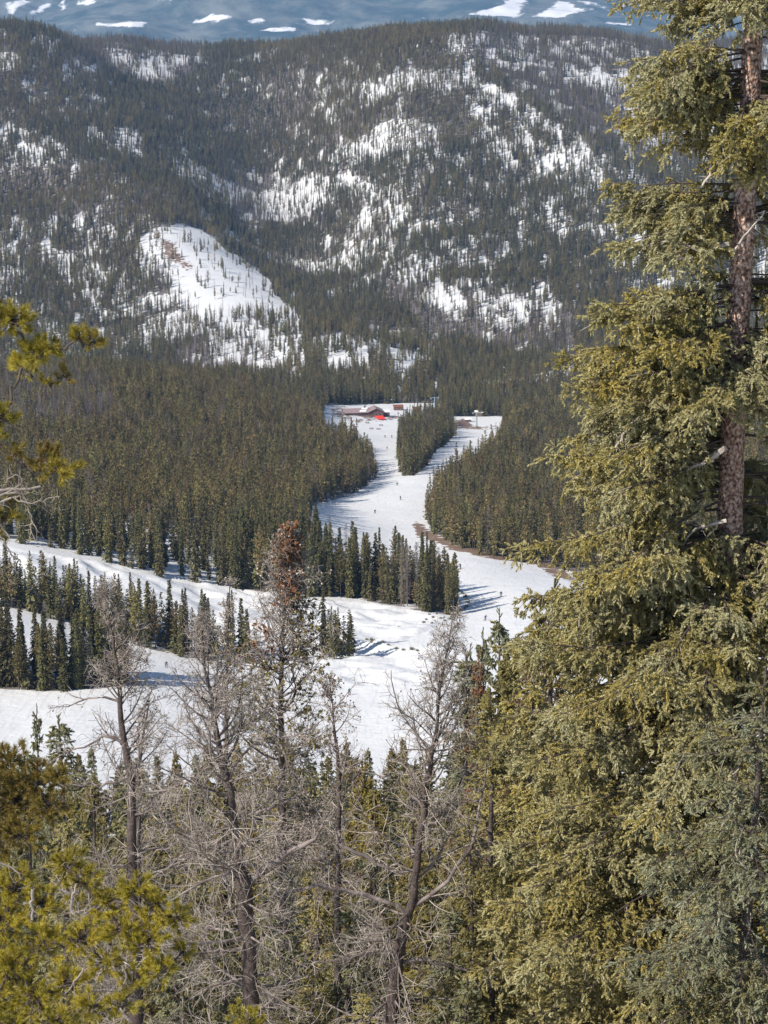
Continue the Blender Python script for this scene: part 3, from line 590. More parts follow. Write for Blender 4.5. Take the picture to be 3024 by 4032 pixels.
def foliate(crown, wood, dead, o, d, L, droop, rng_, ss=0.12, step=0.075, sec_gap=0.13, tmpl=SP20, secf=0.30, secmax=0.75, bare=0.15, tn=0.5, wood_r=0.022, wide=1.2):
    """limbs with hanging side branches clad in needle sprigs"""
    n = len(o); K = 8; s = np.linspace(0, 1, K)
    P = grow(o, d, L, K, -droop, 0.30, rng_)
    P[..., 2] += (L[:, None]*0.10*np.clip(s-0.75, 0, 1)**1*2)
    R = (wood_r*(0.4+L[:, None]/4))*(1-0.85*s)[None]
    tubes(wood, P, R, 4)
    cnt = np.maximum((L/sec_gap*1.5).astype(int), 4); idx = np.repeat(np.arange(n), cnt); N1 = len(idx)
    u = bare+(1.0-bare)*rng_.random(N1)**0.8; f = u*(K-1); i = np.minimum(f.astype(int), K-2); fr = (f-i)[:, None]
    q = P[idx, i]*(1-fr)+P[idx, i+1]*fr; T = norm(P[idx, i+1]-P[idx, i]); side = norm(np.cross(T, [0, 0, 1.]))*np.where(rng_.random(N1) < 0.5, -1, 1)[:, None]
    d2 = norm(T*0.65+side*rng_.uniform(0.35, 1.0, (N1, 1))+np.stack([np.zeros(N1)]*2+[rng_.uniform(-0.65, 0.18, N1)], -1))
    L2 = np.clip(secf*L[idx]*(1.15-0.85*u)+0.14, 0.12, secmax)*rng_.uniform(0.55, 1.2, N1)
    K2 = 5; P2 = grow(q, d2, L2, K2, np.full(N1, -0.75)*rng_.uniform(0.2, 1.5, N1), 0.5, rng_); tubes(wood, P2, 0.006*np.linspace(1, 0.4, K2)[None]*np.ones((N1, 1)), 3)
    c3 = np.maximum((L2/step).astype(int), 2); id3 = np.repeat(np.arange(N1), c3); N3 = len(id3)
    v = 0.10+0.92*rng_.random(N3); f = np.clip(v*(K2-1), 0, K2-1.001); i = f.astype(int); fr = (f-i)[:, None]
    q3 = P2[id3, i]*(1-fr)+P2[id3, i+1]*fr; T3 = norm(P2[id3, i+1]-P2[id3, i]); sd = norm(np.cross(T3, rng_.normal(0, 1, (N3, 3))))
    d3 = norm(T3*0.75+sd*rng_.uniform(0.1, 0.9, (N3, 1))+np.stack([np.zeros(N3)]*2+[rng_.uniform(-0.35, 0.45, N3)], -1))
    ln = ss*rng_.uniform(0.65, 1.35, N3)
    br = vnoise(q[:, 0]*2+q[:, 1], q[:, 2]*2, 1.1, 5)[id3]
    tint = np.clip(tn+(br-0.5)*1.2+rng_.normal(0, 0.16, N3)+0.15*(v-0.5), 0, 1)
    stamp(crown, tmpl, q3, d3, ln, rng_, tint, wide)
    tip = P[:, -1]; stamp(crown, tmpl, tip-norm(P[:, -1]-P[:, -2])*ss*0.4, norm(P[:, -1]-P[:, -2]), np.full(n, ss*1.3), rng_, np.full(n, tn), wide)
    if dead is not None:
        sel = rng_.random(N1) < 0.10; k = sel.sum()
        Pd = grow(q[sel], norm(d2[sel]+[0, 0, -0.6]), rng_.uniform(0.2, 0.6, k), 5, np.full(k, -0.5), 1.0, rng_); tubes(dead, Pd, 0.006*np.linspace(1, 0.4, 5)[None]*np.ones((k, 1)), 3)
    return N3
def trunk_at(line, z):
    return np.stack([np.interp(z, line[::-1, 2], line[::-1, c]) for c in range(3)], -1)
def pxline(pts, Y):
    out = []
    for p in pts: out.append(np.concatenate([world(p[0], p[1], Y+(p[3] if len(p) > 3 else 0)), [p[2]*Y/FPX/2]]))
    return np.array(out)
# ---- the big spruce
Y1 = 38.0; r1 = np.random.default_rng(101)
tl = pxline([(3010,-700,50),(2990,-150,66),(2964,150,76),(2937,720,86),(2922,1000,90),(2893,1500,96),(2876,2000,102),(2862,2700,112),(2850,4032,128),(2846,4500,140)], Y1)
gz = ground([tl[-1, 0]], [Y1])[0]; tl[-1, 2] = gz-0.3; top = tl[0].copy(); top[2] += 1.4; top[3] = 0.01; tl = np.vstack([top, tl])
root = bpy.data.objects.new('spruce_tree', None); C.objects.link(root)
tag(root, 'biggest spruce, olive green with a reddish scaly trunk, filling the whole right side', 'tree')
mb = MB(); tk = resample(tl, 60); tk[:, :2] += r1.normal(0, 0.006, (60, 2)); tubes(mb, tk[:, :3], tk[:, 3], 14)
prof = np.array([(-700,200),(-300,420),(60,510),(190,440),(250,520),(400,660),(500,560),(560,330),(640,250),(720,300),(800,520),(1000,600),(1080,420),(1150,500),(1250,660),(1400,600),(1500,650),(1700,730),(1900,770),(2100,830),(2250,800),(2400,800),(2600,880),(3000,980),(3500,1050),(4300,1120)], float)
tips = np.concatenate([r1.uniform(-600, -40, 24), r1.normal(70, 90, 32), r1.normal(400, 60, 46), r1.normal(640, 50, 6), r1.normal(910, 65, 46), r1.uniform(1130, 2300, 180), r1.uniform(2200, 2600, 55), r1.uniform(2560, 4350, 235)])
nL = len(tips); reach = np.interp(tips, prof[:, 0], prof[:, 1])*Y1/FPX*r1.uniform(0.6, 1.07, nL)
left = r1.random(nL) < 0.72
phi = np.where(left, r1.uniform(-1.45, 1.45, nL), r1.uniform(-1.5, 1.5, nL)+PI)    # 0 = -x (left), positive towards the camera
cam_side = np.abs((phi-PI/2+PI) % (2*PI)-PI) < 0.75
hide = cam_side & (((tips > 120) & (tips < 420)) | ((tips > 620) & (tips < 1330)) | ((tips > 1600) & (tips < 2300)))
tips, reach, phi = tips[~hide], reach[~hide], phi[~hide]
ex_ = np.concatenate([r1.uniform(-100, 130, 8), r1.uniform(430, 700, 16), r1.uniform(1330, 1560, 16), r1.uniform(2120, 4300, 120)]); tips = np.concatenate([tips, ex_]); reach = np.concatenate([reach, r1.uniform(0.8, 2.0, len(ex_))]); phi = np.concatenate([phi, r1.uniform(0.85, 2.2, len(ex_))]); nL = len(tips)
ztip = np.array([world(2600, q, Y1)[2] for q in tips]); zo = ztip+reach*0.16
o = trunk_at(tl[:, :3], zo); d = np.stack([-np.cos(phi), -np.sin(phi), r1.uniform(-0.1, 0.16, nL)], -1)
cr, wd, de = MB(), MB(), MB()
n3 = foliate(cr, wd, de, o, d, reach, np.full(nL, 0.30), r1, ss=0.115, step=0.052, sec_gap=0.12, wide=1.3)
print('big spruce sprigs', n3, time.time()-T0)
link('crown', cr.mesh('crown', M['fol_a'], tint=True), root); [mb.add(v_, f_) for v_, f_ in ()]; wt = MB(); tubes(wt, tk[:, :3], tk[:, 3], 14); merge(wt, wd, 1); link('trunk', wt.mesh('trunk', [M['redbark'], M['bark']], True), root)
# a few bare pale boughs that show through the needles
for pts in ([(2880,560,16),(2800,600,13),(2800,680,9),(2760,740,6)], [(2870,960,22),(2760,985,14),(2640,950,8),(2560,960,5)], [(2860,1760,30),(2780,1820,18),(2700,1850,10)], [(2420,2130,6),(2470,2170,14),(2510,2190,16),(2500,2230,14),(2450,2260,9)], [(2880,1000,12),(2960,900,8),(3010,830,5)], [(2860,2050,16),(2740,2080,9),(2690,2130,6),(2685,2180,4)], [(2520,1640,6),(2460,1700,9),(2430,1760,7),(2400,1790,4)]):
    q = resample(pxline([(a, b, c, -0.9) for a, b, c in pts], Y1), 9); q[1:-1, :3] += r1.normal(0, 0.012, (7, 3)); tubes(de, q[:, :3], q[:, 3], 5)
    Pc, Rc = q[None, :, :3], q[None, :, 3]; a_, b_, c_, rr, _ = children(Pc, Rc, 9, r1, 0.2, 1.0, (0.15, 0.45), np.array([1.0])); tubes(de, grow(a_, b_, c_, 5, np.full(9, -0.4), 1.2, r1), 0.006*np.linspace(1, 0.4, 5)[None]*np.ones((9, 1)), 3)
link('dead_twigs', de.mesh('dead_twigs', M['twig']), root)
# ---- generic spruces at middle detail
def spruce_proto(seed, H, Rm, mat_, ss, step, gap, tmpl, perm=9, slender=0.85, droop=0.35, tn=0.5, z0=0.04, deadn=True, bare=0.12):
    r = np.random.default_rng(seed); tr = MB(); k = 14; zt = np.linspace(0, 1, k)
    t = np.stack([0.12*np.sin(zt*2.5+seed), 0.12*np.sin(zt*3.1+seed*2), zt*H], -1); tubes(tr, t, (0.012*H)*(1-zt)**0.85+0.012, 8)
    n = int(H*perm); u = r.random(n)**0.95; u = np.sort(u); reach = Rm*((1-u)**slender*0.93+0.07)*np.clip(u*8+0.5, 0, 1)*(1+0.25*np.sin(u*37+seed))*r.uniform(0.6, 1.1, n)
    phi = r.uniform(0, 2*PI, n); el = -0.05+0.75*np.clip(u-0.6, 0, 1)*1.5
    o = np.stack([np.interp(u*0.98, zt, t[:, 0]), np.interp(u*0.98, zt, t[:, 1]), z0*H+u*(0.97-z0)*H], -1)
    d = np.stack([np.cos(phi), np.sin(phi), el+r.normal(0, 0.08, n)], -1)
    c, w, dd = MB(), MB(), MB(); n3 = foliate(c, w, dd if deadn else None, o, d, reach, np.full(n, droop), r, ss, step, gap, tmpl, tn=tn, wood_r=0.012, bare=bare)
    nt_ = 14; stamp(c, tmpl, np.stack([np.zeros(nt_)+t[-1, 0], np.zeros(nt_)+t[-1, 1], H*np.linspace(0.9, 0.99, nt_)], -1), np.stack([r.normal(0, 0.5, nt_), r.normal(0, 0.5, nt_), np.ones(nt_)], -1), np.full(nt_, ss), r, np.full(nt_, tn))
    merge(tr, w, 1); out = [('crown', c.mesh('crown', mat_, tint=True)), ('trunk', tr.mesh('trunk', [M['dbark'], M['bark']], True))]
    if deadn: out.append(('dead_twigs', dd.mesh('dead_twigs', M['twig'])))
    print('proto', seed, n3); return out, H
PR = {'olive': spruce_proto(201, 11, 2.1, M['fol_o'], 0.165, 0.085, 0.17, SP10, perm=13), 'olive2': spruce_proto(202, 9, 2.2, M['fol_o'], 0.155, 0.08, 0.17, SP10, tn=0.7, perm=14), 'green': spruce_proto(203, 12, 2.0, M['fol_a'], 0.165, 0.085, 0.17, SP10, tn=0.3, perm=13),
      'dark': spruce_proto(204, 10, 1.8, M['fol_b'], 0.165, 0.085, 0.17, SP10, tn=0.2, perm=14), 'slim': spruce_proto(205, 13, 1.55, M['fol_b'], 0.18, 0.10, 0.17, SP10, tn=0.25, slender=0.8, perm=15),
      'far_a': spruce_proto(206, 13, 2.0, M['fol_o'], 0.32, 0.19, 0.33, SP7, tn=0.35, deadn=False, perm=13), 'far_b': spruce_proto(207, 13, 1.8, M['fol_b'], 0.32, 0.19, 0.33, SP7, tn=0.35, deadn=False, perm=13), 'far_c': spruce_proto(209, 11, 2.0, M['fol_y'], 0.30, 0.18, 0.33, SP7, tn=0.6, deadn=False, perm=13)}
def put(kind, x_, y_, h, rz, label, group=None, wide=1.0, crown_mat=None, name='spruce_tree'):
    parts, H = PR[kind]; z_ = ground([x_], [y_])[0]-0.2; s = h/H
    o = bpy.data.objects.new(name, None); C.objects.link(o); o.location = (x_, y_, z_); o.scale = (wide*s**0.6, wide*s**0.6, s); o.rotation_euler = (0, 0, rz); tag(o, label, 'tree', group)
    for nm, me in parts:
        c = link(nm, me, o)
        if nm == 'dead_twigs': c['kind'] = 'stuff'
        if nm == 'crown' and crown_mat is not None: c.material_slots[0].link = 'OBJECT'; c.material_slots[0].material = crown_mat
    return o
def put_top(kind, sx, sytop, Y, label, group=None, **k):
    w_ = world(sx, sytop, Y); z_ = ground([w_[0]], [Y])[0]-0.2
    return put(kind, w_[0], Y, max(w_[2]-z_, 3), k.pop('rz', sx*0.37 % 6.28), label, group, **k)
FG = 'young conifers between the dead pines and the big spruce'
put_top('olive2', 2200, 2285, 58, 'olive conifer with a pointed top standing free at the left edge of the big spruce', FG, wide=1.3)
put_top('olive', 2120, 2410, 62, 'brownish conifer with bare patches left of the pointed olive one', FG, wide=1.2, crown_mat=M['fol_m'])
put_top('olive', 2045, 2500, 66, 'olive conifer between the grey green slender one and the brownish one', FG, wide=1.3)
put_top('olive2', 2165, 2430, 54, 'reddish brown conifer in front of the pointed olive one', FG, wide=1.3, crown_mat=M['fol_m'])
put_top('green', 2010, 2680, 57, 'green conifer just below the top of the brownish one', FG, wide=1.3)
put_top('olive2', 1935, 2700, 62, 'yellowish conifer below the rust red one', FG, wide=1.3)
put_top('slim', 1958, 2395, 92, 'grey green slender conifer rising against the run, left of the brownish one', FG)
put_top('slim', 1912, 2470, 100, 'thin conifer top just left of the grey green slender one', FG, wide=0.8)
put_top('slim', 1850, 2530, 104, 'small thin conifer behind the rust red one', FG, wide=0.9)
put_top('olive', 1892, 2560, 70, 'rust red dying conifer beside the snow run', FG, wide=0.6, crown_mat=M['fol_r'])
put_top('slim', 1822, 2555, 84, 'dark slender spruce right of the tallest bare pine', FG, wide=1.25)
put_top('olive', 1985, 2560, 60, 'olive conifer right behind the rust red one', FG)
put_top('green', 2080, 2640, 50, 'broad yellow green spruce below the brownish conifer', FG, wide=1.15)
put_top('olive', 2290, 2500, 52, 'olive conifer half hidden by the big spruce', FG)
put_top('olive', 1960, 2900, 47, 'bushy olive spruce left of the lower big spruce', FG, wide=1.2)
put_top('green', 2110, 3080, 44, 'pale green spruce leaning into the lower big spruce', FG, wide=1.1)
put_top('olive2', 1850, 3180, 46, 'olive bushy conifer behind the right bough of the bare pine', FG)
put_top('olive2', 1960, 3420, 41, 'yellowish bushy conifer low beside the big spruce', FG, wide=1.1)
put_top('dark', 1760, 3560, 44, 'dark spruce behind the lower trunk of the right bare pine', FG)
put_top('dark', 1120, 3420, 43, 'dark green conifer in the gap right of the trunk fork', FG, wide=1.2)
put_top('dark', 1450, 3330, 50, 'dark green conifer in the upper gap between the two bare pines', FG, wide=1.1)
put_top('dark', 700, 3500, 46, 'dark green conifer beside the yellow pine, left of the forked trunk', FG, wide=1.1)
put_top('dark', 1380, 3560, 45, 'dark green spruce between the trunks of the two bare pines', FG, wide=1.1)
put_top('green', 1250, 3200, 56, 'green spruce behind the forked bare pine', FG)
put_top('olive', 1480, 3080, 64, 'olive spruce seen between the two bare pines', FG)
put_top('olive2', 1640, 3000, 68, 'olive conifer right behind the right bare pine', FG)
put_top('green', 1080, 3150, 62, 'green conifer behind the fork of the bare pine', FG)
put_top('olive', 860, 3060, 66, 'olive conifer behind the left stem of the forked bare pine', FG)
put_top('olive2', 700, 3080, 60, 'yellow olive conifer left of the forked bare pine', FG)
put_top('green', 560, 3000, 70, 'green conifer behind the small bare pine', FG)
put_top('olive', 380, 3030, 64, 'olive conifer left of the small bare pine', FG)
put_top('dark', 215, 2815, 78, 'dark bushy conifer standing out against the lowest run', FG, wide=1.15)
put_top('slim', 138, 2770, 84, 'thin spiky conifer at the left against the lowest run', FG, wide=0.55)
put_top('dark', 80, 2930, 74, 'dark conifer at the left margin below the run', FG)
put_top('olive', -30, 2900, 66, 'olive conifer cut by the left margin', FG)
put_top('green', 250, 3130, 56, 'green conifer above the yellow pine boughs', FG)
put_top('dark', 880, 3640, 47, 'dark conifer left of the forked trunk foot', FG)
put_top('olive2', 1230, 3800, 40, 'low olive conifer between the bare trunks at the bottom', FG)
put_top('dark', 1050, 3560, 50, 'dark conifer right of the forked trunk foot', FG)
put_top('olive', 600, 3350, 52, 'olive conifer above the yellow pine, left of the forked trunk', FG)
put_top('green', 1420, 3900, 36, 'green spruce top at the bottom left of the right bare trunk', FG)
put_top('dark', 1850, 3850, 36, 'dark spruce at the bottom right of the right bare trunk', FG)
# the blue green spruce low at the right
r2 = np.random.default_rng(301)
w_ = world(2990, 2560, 27.0); zg = ground([w_[0]], [27.0])[0]; h = w_[2]-zg
bp_, H_ = spruce_proto(302, 9, 2.5, M['fol_b'], 0.088, 0.05, 0.12, SP20, perm=24, slender=0.6, tn=0.25, bare=0.03, droop=0.5); PR['blue'] = (bp_, H_)
put('blue', w_[0], 27.0, h, 1.0, 'blue green spruce in the lower right corner in front of the big spruce', None, wide=1.12)
# slope trees further down
rng2 = np.random.default_rng(55)
xs, ys_ = thin(*(lambda n: (lambda y: (y*rng2.uniform(-0.19, 0.19, n), y))(np.sqrt(rng2.uniform(92**2, 318**2, n))))(2600), 6.2)
zs = ground(xs, ys_); hs = rng2.normal(11.0, 1.6, len(xs)); q_ = (zs+hs); tx, ty = project(xs, ys_, q_)
ok = (ty > 2885+np.where(tx < 800, 45, 0)+12*np.sin(tx/37)); xs, ys_, zs, hs, tx = (q[ok] for q in (xs, ys_, zs, hs, tx))
o_ = np.argsort(ys_); vis = (tx > -80) & (tx < 2150); o_ = o_[vis[o_]]
step_ = max(1, len(o_)//85)
print('slope trees', len(xs), 'in view', len(o_))
SL = ['far_a', 'far_b', 'far_c', 'far_a']; SLN = ['olive', 'dark green', 'yellow green', 'olive']
# those whose tops stand against the snow first, then the nearest
prio = np.argsort(np.where(vis, ty[ok] if len(ty) != len(xs) else ty, 9e9))
chosen = list(dict.fromkeys(list(prio[:40])+list(o_[:50])))
for i in chosen:
    k = int(rng2.integers(0, 4)); pos = 'left of the forked bare pine' if tx[i] < 850 else 'behind the forked bare pine' if tx[i] < 1250 else 'between the two bare pines' if tx[i] < 1650 else 'right of the two bare pines'
    row = 'far down' if ys_[i] > 220 else 'half way down' if ys_[i] > 140 else 'high'
    put(SL[k], xs[i], ys_[i], hs[i], rng2.uniform(0, 6.28), '%s conifer %s on the slope %s' % (SLN[k], row, pos), 'conifers on the slope below the bare pines', name='conifer')
rest = np.setdiff1d(np.arange(len(xs)), chosen)
x = np.concatenate([x, xs[rest]]); y = np.concatenate([y, ys_[rest]]); z = np.concatenate([z, zs[rest]]); nr = len(rest)
kind = np.concatenate([kind, rng2.integers(0, 3, nr)]); hgt = np.concatenate([hgt, hs[rest]/14]); wid = np.concatenate([wid, np.full(nr, 1.0)]); rot = np.concatenate([rot, rng2.uniform(0, 6, nr)])
instancer('forest_on_the_near_slope', np.arange(len(x)-nr, len(x)), 'more conifers filling the steep slope between the bare pines and the lowest run', 'forest')
# ---- dead pines
def dead_pine(seed, pts, Y, label, nlimb, prof, extra=(), name='dead_pine', green=None, Kt=40, twig_mat='twig', dens=1.0, cones=260, upper=0.7, low=1.0):
    r = np.random.default_rng(seed); tl_ = pxline(pts, Y); tl_[:, :3]
    gz_ = ground([tl_[-1, 0]], [Y])[0]
    if tl_[-1, 2] > gz_: tl_ = np.vstack([tl_, [tl_[-1, 0]+0.05, Y, gz_-0.3, tl_[-1, 3]*1.25]])
    root = bpy.data.objects.new(name, None); C.objects.link(root); tag(root, label, 'tree')
    tl_[:, 3] *= np.linspace(0.55, 1.0, len(tl_)); tk = resample(tl_, Kt); tk[2:-1, :2] += r.normal(0, 0.012, (Kt-3, 2)); tb = MB(); tubes(tb, tk[:, :3], tk[:, 3], 9)
    li = MB(); tw = MB()
    ztop, zbot = tl_[0, 2], max(tl_[-1, 2], world(0, 4500, Y)[2])
    u = r.random(nlimb)*low; u[:nlimb//4] *= 0.3; zz = ztop-(ztop-zbot)*u
    L_ = np.interp(u, prof[0], prof[1])*r.uniform(0.55, 1.15, nlimb); ph = r.uniform(0, 2*PI, nlimb)
    o = trunk_at(tk[:, :3], zz); rt = np.interp(zz, tk[::-1, 2], tk[::-1, 3])
    d = np.stack([np.cos(ph), np.sin(ph)*0.8, np.interp(u, [0, 0.2, 0.5, 1], [1.1, 0.55, 0.05, -0.35])+r.normal(0, 0.12, nlimb)], -1)
    up = np.interp(u, [0, 0.35, 0.6, 1], [1.2, 0.9, 0.1, 0.0])+r.normal(0, 0.35, nlimb)
    K = 9; P = grow(o, d, L_, K, up, 0.8, r); R = np.minimum(rt*0.6, 0.008+0.012*L_)[:, None]*np.linspace(1, 0.3, K)[None]
    tubes(li, P, R, 5)
    for ex in extra:
        e = resample(pxline(ex, Y), K); e[:, 3] *= 0.66; e[1:-1, :3] += r.normal(0, 0.035, (K-2, 3)); tubes(li, e[:, :3], e[:, 3], 7)
        P = np.concatenate([P, e[None, :, :3]]); R = np.concatenate([R, e[None, :, 3]]); L_ = np.append(L_, np.linalg.norm(e[-1, :3]-e[0, :3])*0.6)
    n2 = int(12*dens); q, d2, l2, rr, pid = children(P, R, n2, r, 0.18, 0.9, (0.3, 0.75), np.clip(L_, 0.5, 2.4)); M2 = len(q)
    kp = r.random(M2) < np.interp((ztop-q[:, 2])/(ztop-zbot), [0, 0.3, 0.45], [upper, upper, 1.0]); q, d2, l2, rr, pid = q[kp], d2[kp], l2[kp], rr[kp], pid[kp]; M2 = len(q)
    P2 = grow(q, d2, l2, 7, r.normal(0.05, 0.6, M2), 1.0, r); R2 = np.clip(rr*0.5, 0.004, 0.011)[:, None]*np.linspace(1, 0.45, 7)[None]; tubes(tw, P2, R2, 4, tint=r.uniform(0, 0.7, len(P))[pid])
    n3 = int(8*dens); q, d3, l3, rr, pid = children(P2, R2, n3, r, 0.15, 0.85, (0.35, 0.75), np.clip(l2, 0.15, 0.9)); M3 = len(q)
    kp = r.random(M3) < np.interp((ztop-q[:, 2])/(ztop-zbot), [0, 0.3, 0.45, 1], [upper*0.85, upper*0.9, 0.7, 0.26]); q, d3, l3 = q[kp], d3[kp], l3[kp]; M3 = len(q)
    P3 = grow(q, d3, l3*1.2, 5, r.normal(-0.15, 0.7, M3), 1.1, r); tubes(tw, P3, (0.0045*Y/38)*np.linspace(1, 0.55, 5)[None]*np.ones((M3, 1)), 3, tint=r.random(M3)**1.4)
    link('trunk', tb.mesh('trunk', M['dbark'], True), root); link('limbs', li.mesh('limbs', M['limb'], True), root); link('twigs', tw.mesh('twigs', M['twig'], tint=True), root)
    # old cones on the twig ends
    cn = MB(); pick = r.integers(0, M3, cones); hi = P3[pick, -1]; V, F = sprig_template(0, 0, core=0.5); stamp(cn, (V, F), hi, r.normal(0, 1, (cones, 3)), np.full(cones, 0.035*Y/38), r, np.zeros(cones)); link('cones', cn.mesh('cones', M['cone'] if Y < 55 else M['twig']), root)['kind'] = 'stuff'
    if green:
        for mt, nmg, cond, cnt, tint0 in green:
            g = MB(); xx, yy = project(P3[:, -1, 0], P3[:, -1, 1], P3[:, -1, 2]); sel = np.where(cond(xx, yy))[0]
            if len(sel) == 0: continue
            sel = r.choice(sel, min(cnt, len(sel)*3)); pos = P3[sel, r.integers(1, 5, len(sel))]+r.normal(0, 0.03, (len(sel), 3)); stamp(g, SP10, pos, norm(r.normal(0, 1, pos.shape)+[0, 0, 0.4]), r.uniform(0.09, 0.17, len(sel)), r, np.clip(r.normal(tint0, 0.2, len(sel)), 0, 1), wide=1.5); link(nmg, g.mesh(nmg, mt, tint=True), root)
    print(label[:30], 'twigs', M2, M3); return root
A_ = dead_pine(401, [(415,2335,6),(440,2480,14),(462,2640,24),(472,2760,30),(480,2860,34),(500,2980,40),(516,3080,44),(520,3300,48),(530,3700,54),(540,4300,60)], 42, 'bare grey pine with a slender curved top, left of the forked bare pine', 85, ([0, 0.12, 0.3, 0.55, 1], [0.35, 0.8, 1.35, 1.7, 1.6]),
  [[(476,2800,20),(430,2745,16),(350,2750,12),(270,2775,8),(190,2790,4)], [(490,2930,26),(440,2900,20),(390,2910,16),(300,2960,10),(180,3010,5)], [(500,3060,22),(420,3090,16),(300,3090,9),(210,3080,5)], [(505,2960,16),(540,2900,12),(560,2820,9),(580,2755,6)]])
B_ = dead_pine(402, [(795,2470,5),(803,2605,16),(826,2690,22),(843,2795,28),(856,2900,34),(872,2990,38),(902,3090,42),(923,3280,46),(940,3400,52),(962,3480,84),(968,3600,76),(985,3850,74),(1002,4080,80),(1005,4400,90)], 38, 'bare grey pine with a dark trunk forked low, in front of the rust topped tree', 105, ([0, 0.12, 0.3, 0.6, 1], [0.4, 0.9, 1.7, 2.3, 2.0]),
  [[(965,3500,56),(1000,3450,50),(1050,3415,44),(1120,3365,40),(1190,3330,34),(1230,3290,22),(1290,3200,12)], [(945,3400,34),(970,3320,30),(1005,3215,26),(1060,3175,20),(1125,3155,14),(1200,3120,8)], [(900,3080,20),(935,2990,16),(1000,2930,12),(1110,2900,10),(1250,2870,7),(1400,2690,4)], [(955,3400,22),(1040,3440,20),(1075,3480,18),(1105,3545,14),(1110,3620,8)], [(900,3240,16),(780,3300,14),(640,3340,10),(560,3430,5)], [(980,3830,22),(1040,3830,24),(1090,3840,20)], [(870,2990,18),(760,3080,13),(560,3130,9),(380,3180,5)], [(925,3300,20),(700,3400,12),(560,3480,6)]], dens=1.15)
D_ = dead_pine(403, [(1783,2430,5),(1765,2540,10),(1745,2640,15),(1722,2790,20),(1712,2900,25),(1694,3008,30),(1673,3117,36),(1655,3280,40),(1640,3400,40),(1625,3540,42),(1600,3623,50),(1578,3696,56),(1557,3840,64),(1530,4040,70),(1500,4400,80)], 38, 'bare pine with a straight leaning trunk, right of the forked bare pine', 115, ([0, 0.12, 0.3, 0.6, 1], [0.3, 0.75, 1.35, 1.7, 1.3]),
  [[(1600,3600,30),(1535,3544,30),(1390,3515,30),(1239,3493,26),(1116,3515,20)], [(1650,3420,20),(1579,3428,22),(1463,3385,26),(1318,3316,22)], [(1590,3790,30),(1620,3775,28),(1687,3775,28),(1760,3800,22),(1817,3819,18),(1947,3833,9)], [(1625,3570,30),(1672,3558,30),(1738,3500,28),(1868,3312,24),(1875,3247,20),(1904,3095,12),(1915,3000,6)], [(1665,3180,22),(1640,3150,16),(1560,3080,12),(1440,3040,7)], [(1655,3270,20),(1720,3240,18),(1800,3180,14),(1900,3150,9)], [(1700,2960,14),(1640,2880,12),(1560,2760,9),(1540,2640,5)], [(1590,3790,22),(1540,3760,18),(1490,3745,12),(1400,3765,6)], [(1580,3830,16),(1500,3790,10),(1460,3770,6)]], dens=1.0)
C_ = dead_pine(404, [(1128,2110,6),(1124,2250,14),(1120,2400,20),(1112,2560,24),(1106,2700,28),(1108,2900,32),(1112,3200,38),(1108,3500,44),(1128,3800,48),(1135,4200,54)], 56, 'sparse half dead pine with a rust red top, behind the forked bare pine', 150, ([0, 0.1, 0.25, 0.5, 1], [0.35, 1.1, 1.75, 2.1, 1.5]),
  [[(1115,2800,20),(1160,2740,18),(1163,2600,14),(1150,2450,8)]], green=[(M['fol_r'], 'rust_needles', lambda a, b: ((np.abs(a-1130) < 55) & (b < 2400)) | ((a < 1100) & (a > 880) & (b > 2430) & (b < 2640)), 620, 0.5), (M['fol_o'], 'green_needles', lambda a, b: (b > 2330) & (b < 3100) & ((a > 1140) | (b > 2600)), 900, 0.6)], cones=1100, dens=1.05, upper=0.8, low=0.62)
E_ = dead_pine(405, [(1300,2690,6),(1312,2800,12),(1322,2900,18),(1332,3050,24),(1335,3250,28),(1330,3600,32),(1330,4100,36)], 50, 'thin grey pine hung with old cones between the two big bare pines', 38, ([0, 0.15, 0.4, 1], [0.35, 0.9, 1.2, 1.1]), cones=600, low=0.6)
F_ = dead_pine(406, [(905,2300,5),(900,2420,12),(895,2560,16),(890,2750,20),(890,3000,24),(890,3500,30),(890,4000,34)], 66, 'slim grey pine top left of the rust topped tree', 46, ([0, 0.2, 0.5, 1], [0.3, 0.8, 1.1, 1.0]), cones=400, low=0.6, green=[(M['fol_o'], 'green_needles', lambda a, b: b > 2500, 240, 0.6)])
H_ = dead_pine(407, [(590,2755,6),(575,2830,12),(560,2900,16),(548,3020,22),(545,3300,30),(545,3900,40)], 47, 'small bare pine with crooked arms behind the slender topped bare pine', 34, ([0, 0.2, 0.5, 1], [0.3, 0.9, 1.3, 1.2]), cones=200)
print('dead pines', time.time()-T0)
# ---- the yellow green pine at the left
YP = 17.0; rp = np.random.default_rng(501)
def tuft_template(n, seed, L=0.05, w=0.0016):
    r = np.random.default_rng(seed); V = []; F = []
    for k in range(n):
        t = k/n; th = math.radians(12+58*r.random()); p = r.uniform(0, 2*PI); d = np.array([math.cos(th), math.sin(th)*math.cos(p), math.sin(th)*math.sin(p)]); b = np.array([0.045*t, 0, 0]); s = np.cross(d, r.normal(0, 1, 3)); s = s/np.linalg.norm(s)*w; l = L*r.uniform(0.75, 1.15)
        q = len(V); V += [b-s, b+s, b+d*l]; F.append([q, q+1, q+2])
    return np.array(V), np.array(F)
TF = tuft_template(80, 9, 0.05, 0.0026)
proot = bpy.data.objects.new('pine_tree', None); C.objects.link(proot); tag(proot, 'yellow green pine with tufted boughs reaching in from the left margin', 'tree')
txp = -420
ptl = pxline([(txp,500,60),(txp,1500,90),(txp,2500,110),(txp-10,3500,130),(txp-20,4300,150)], YP+0.6); gz_ = ground([ptl[-1, 0]], [YP])[0]; ptl = np.vstack([[ptl[0, 0], ptl[0, 1], ptl[0, 2]+2.5, 0.02], ptl, [ptl[-1, 0], ptl[-1, 1], gz_-0.3, 0.17]])
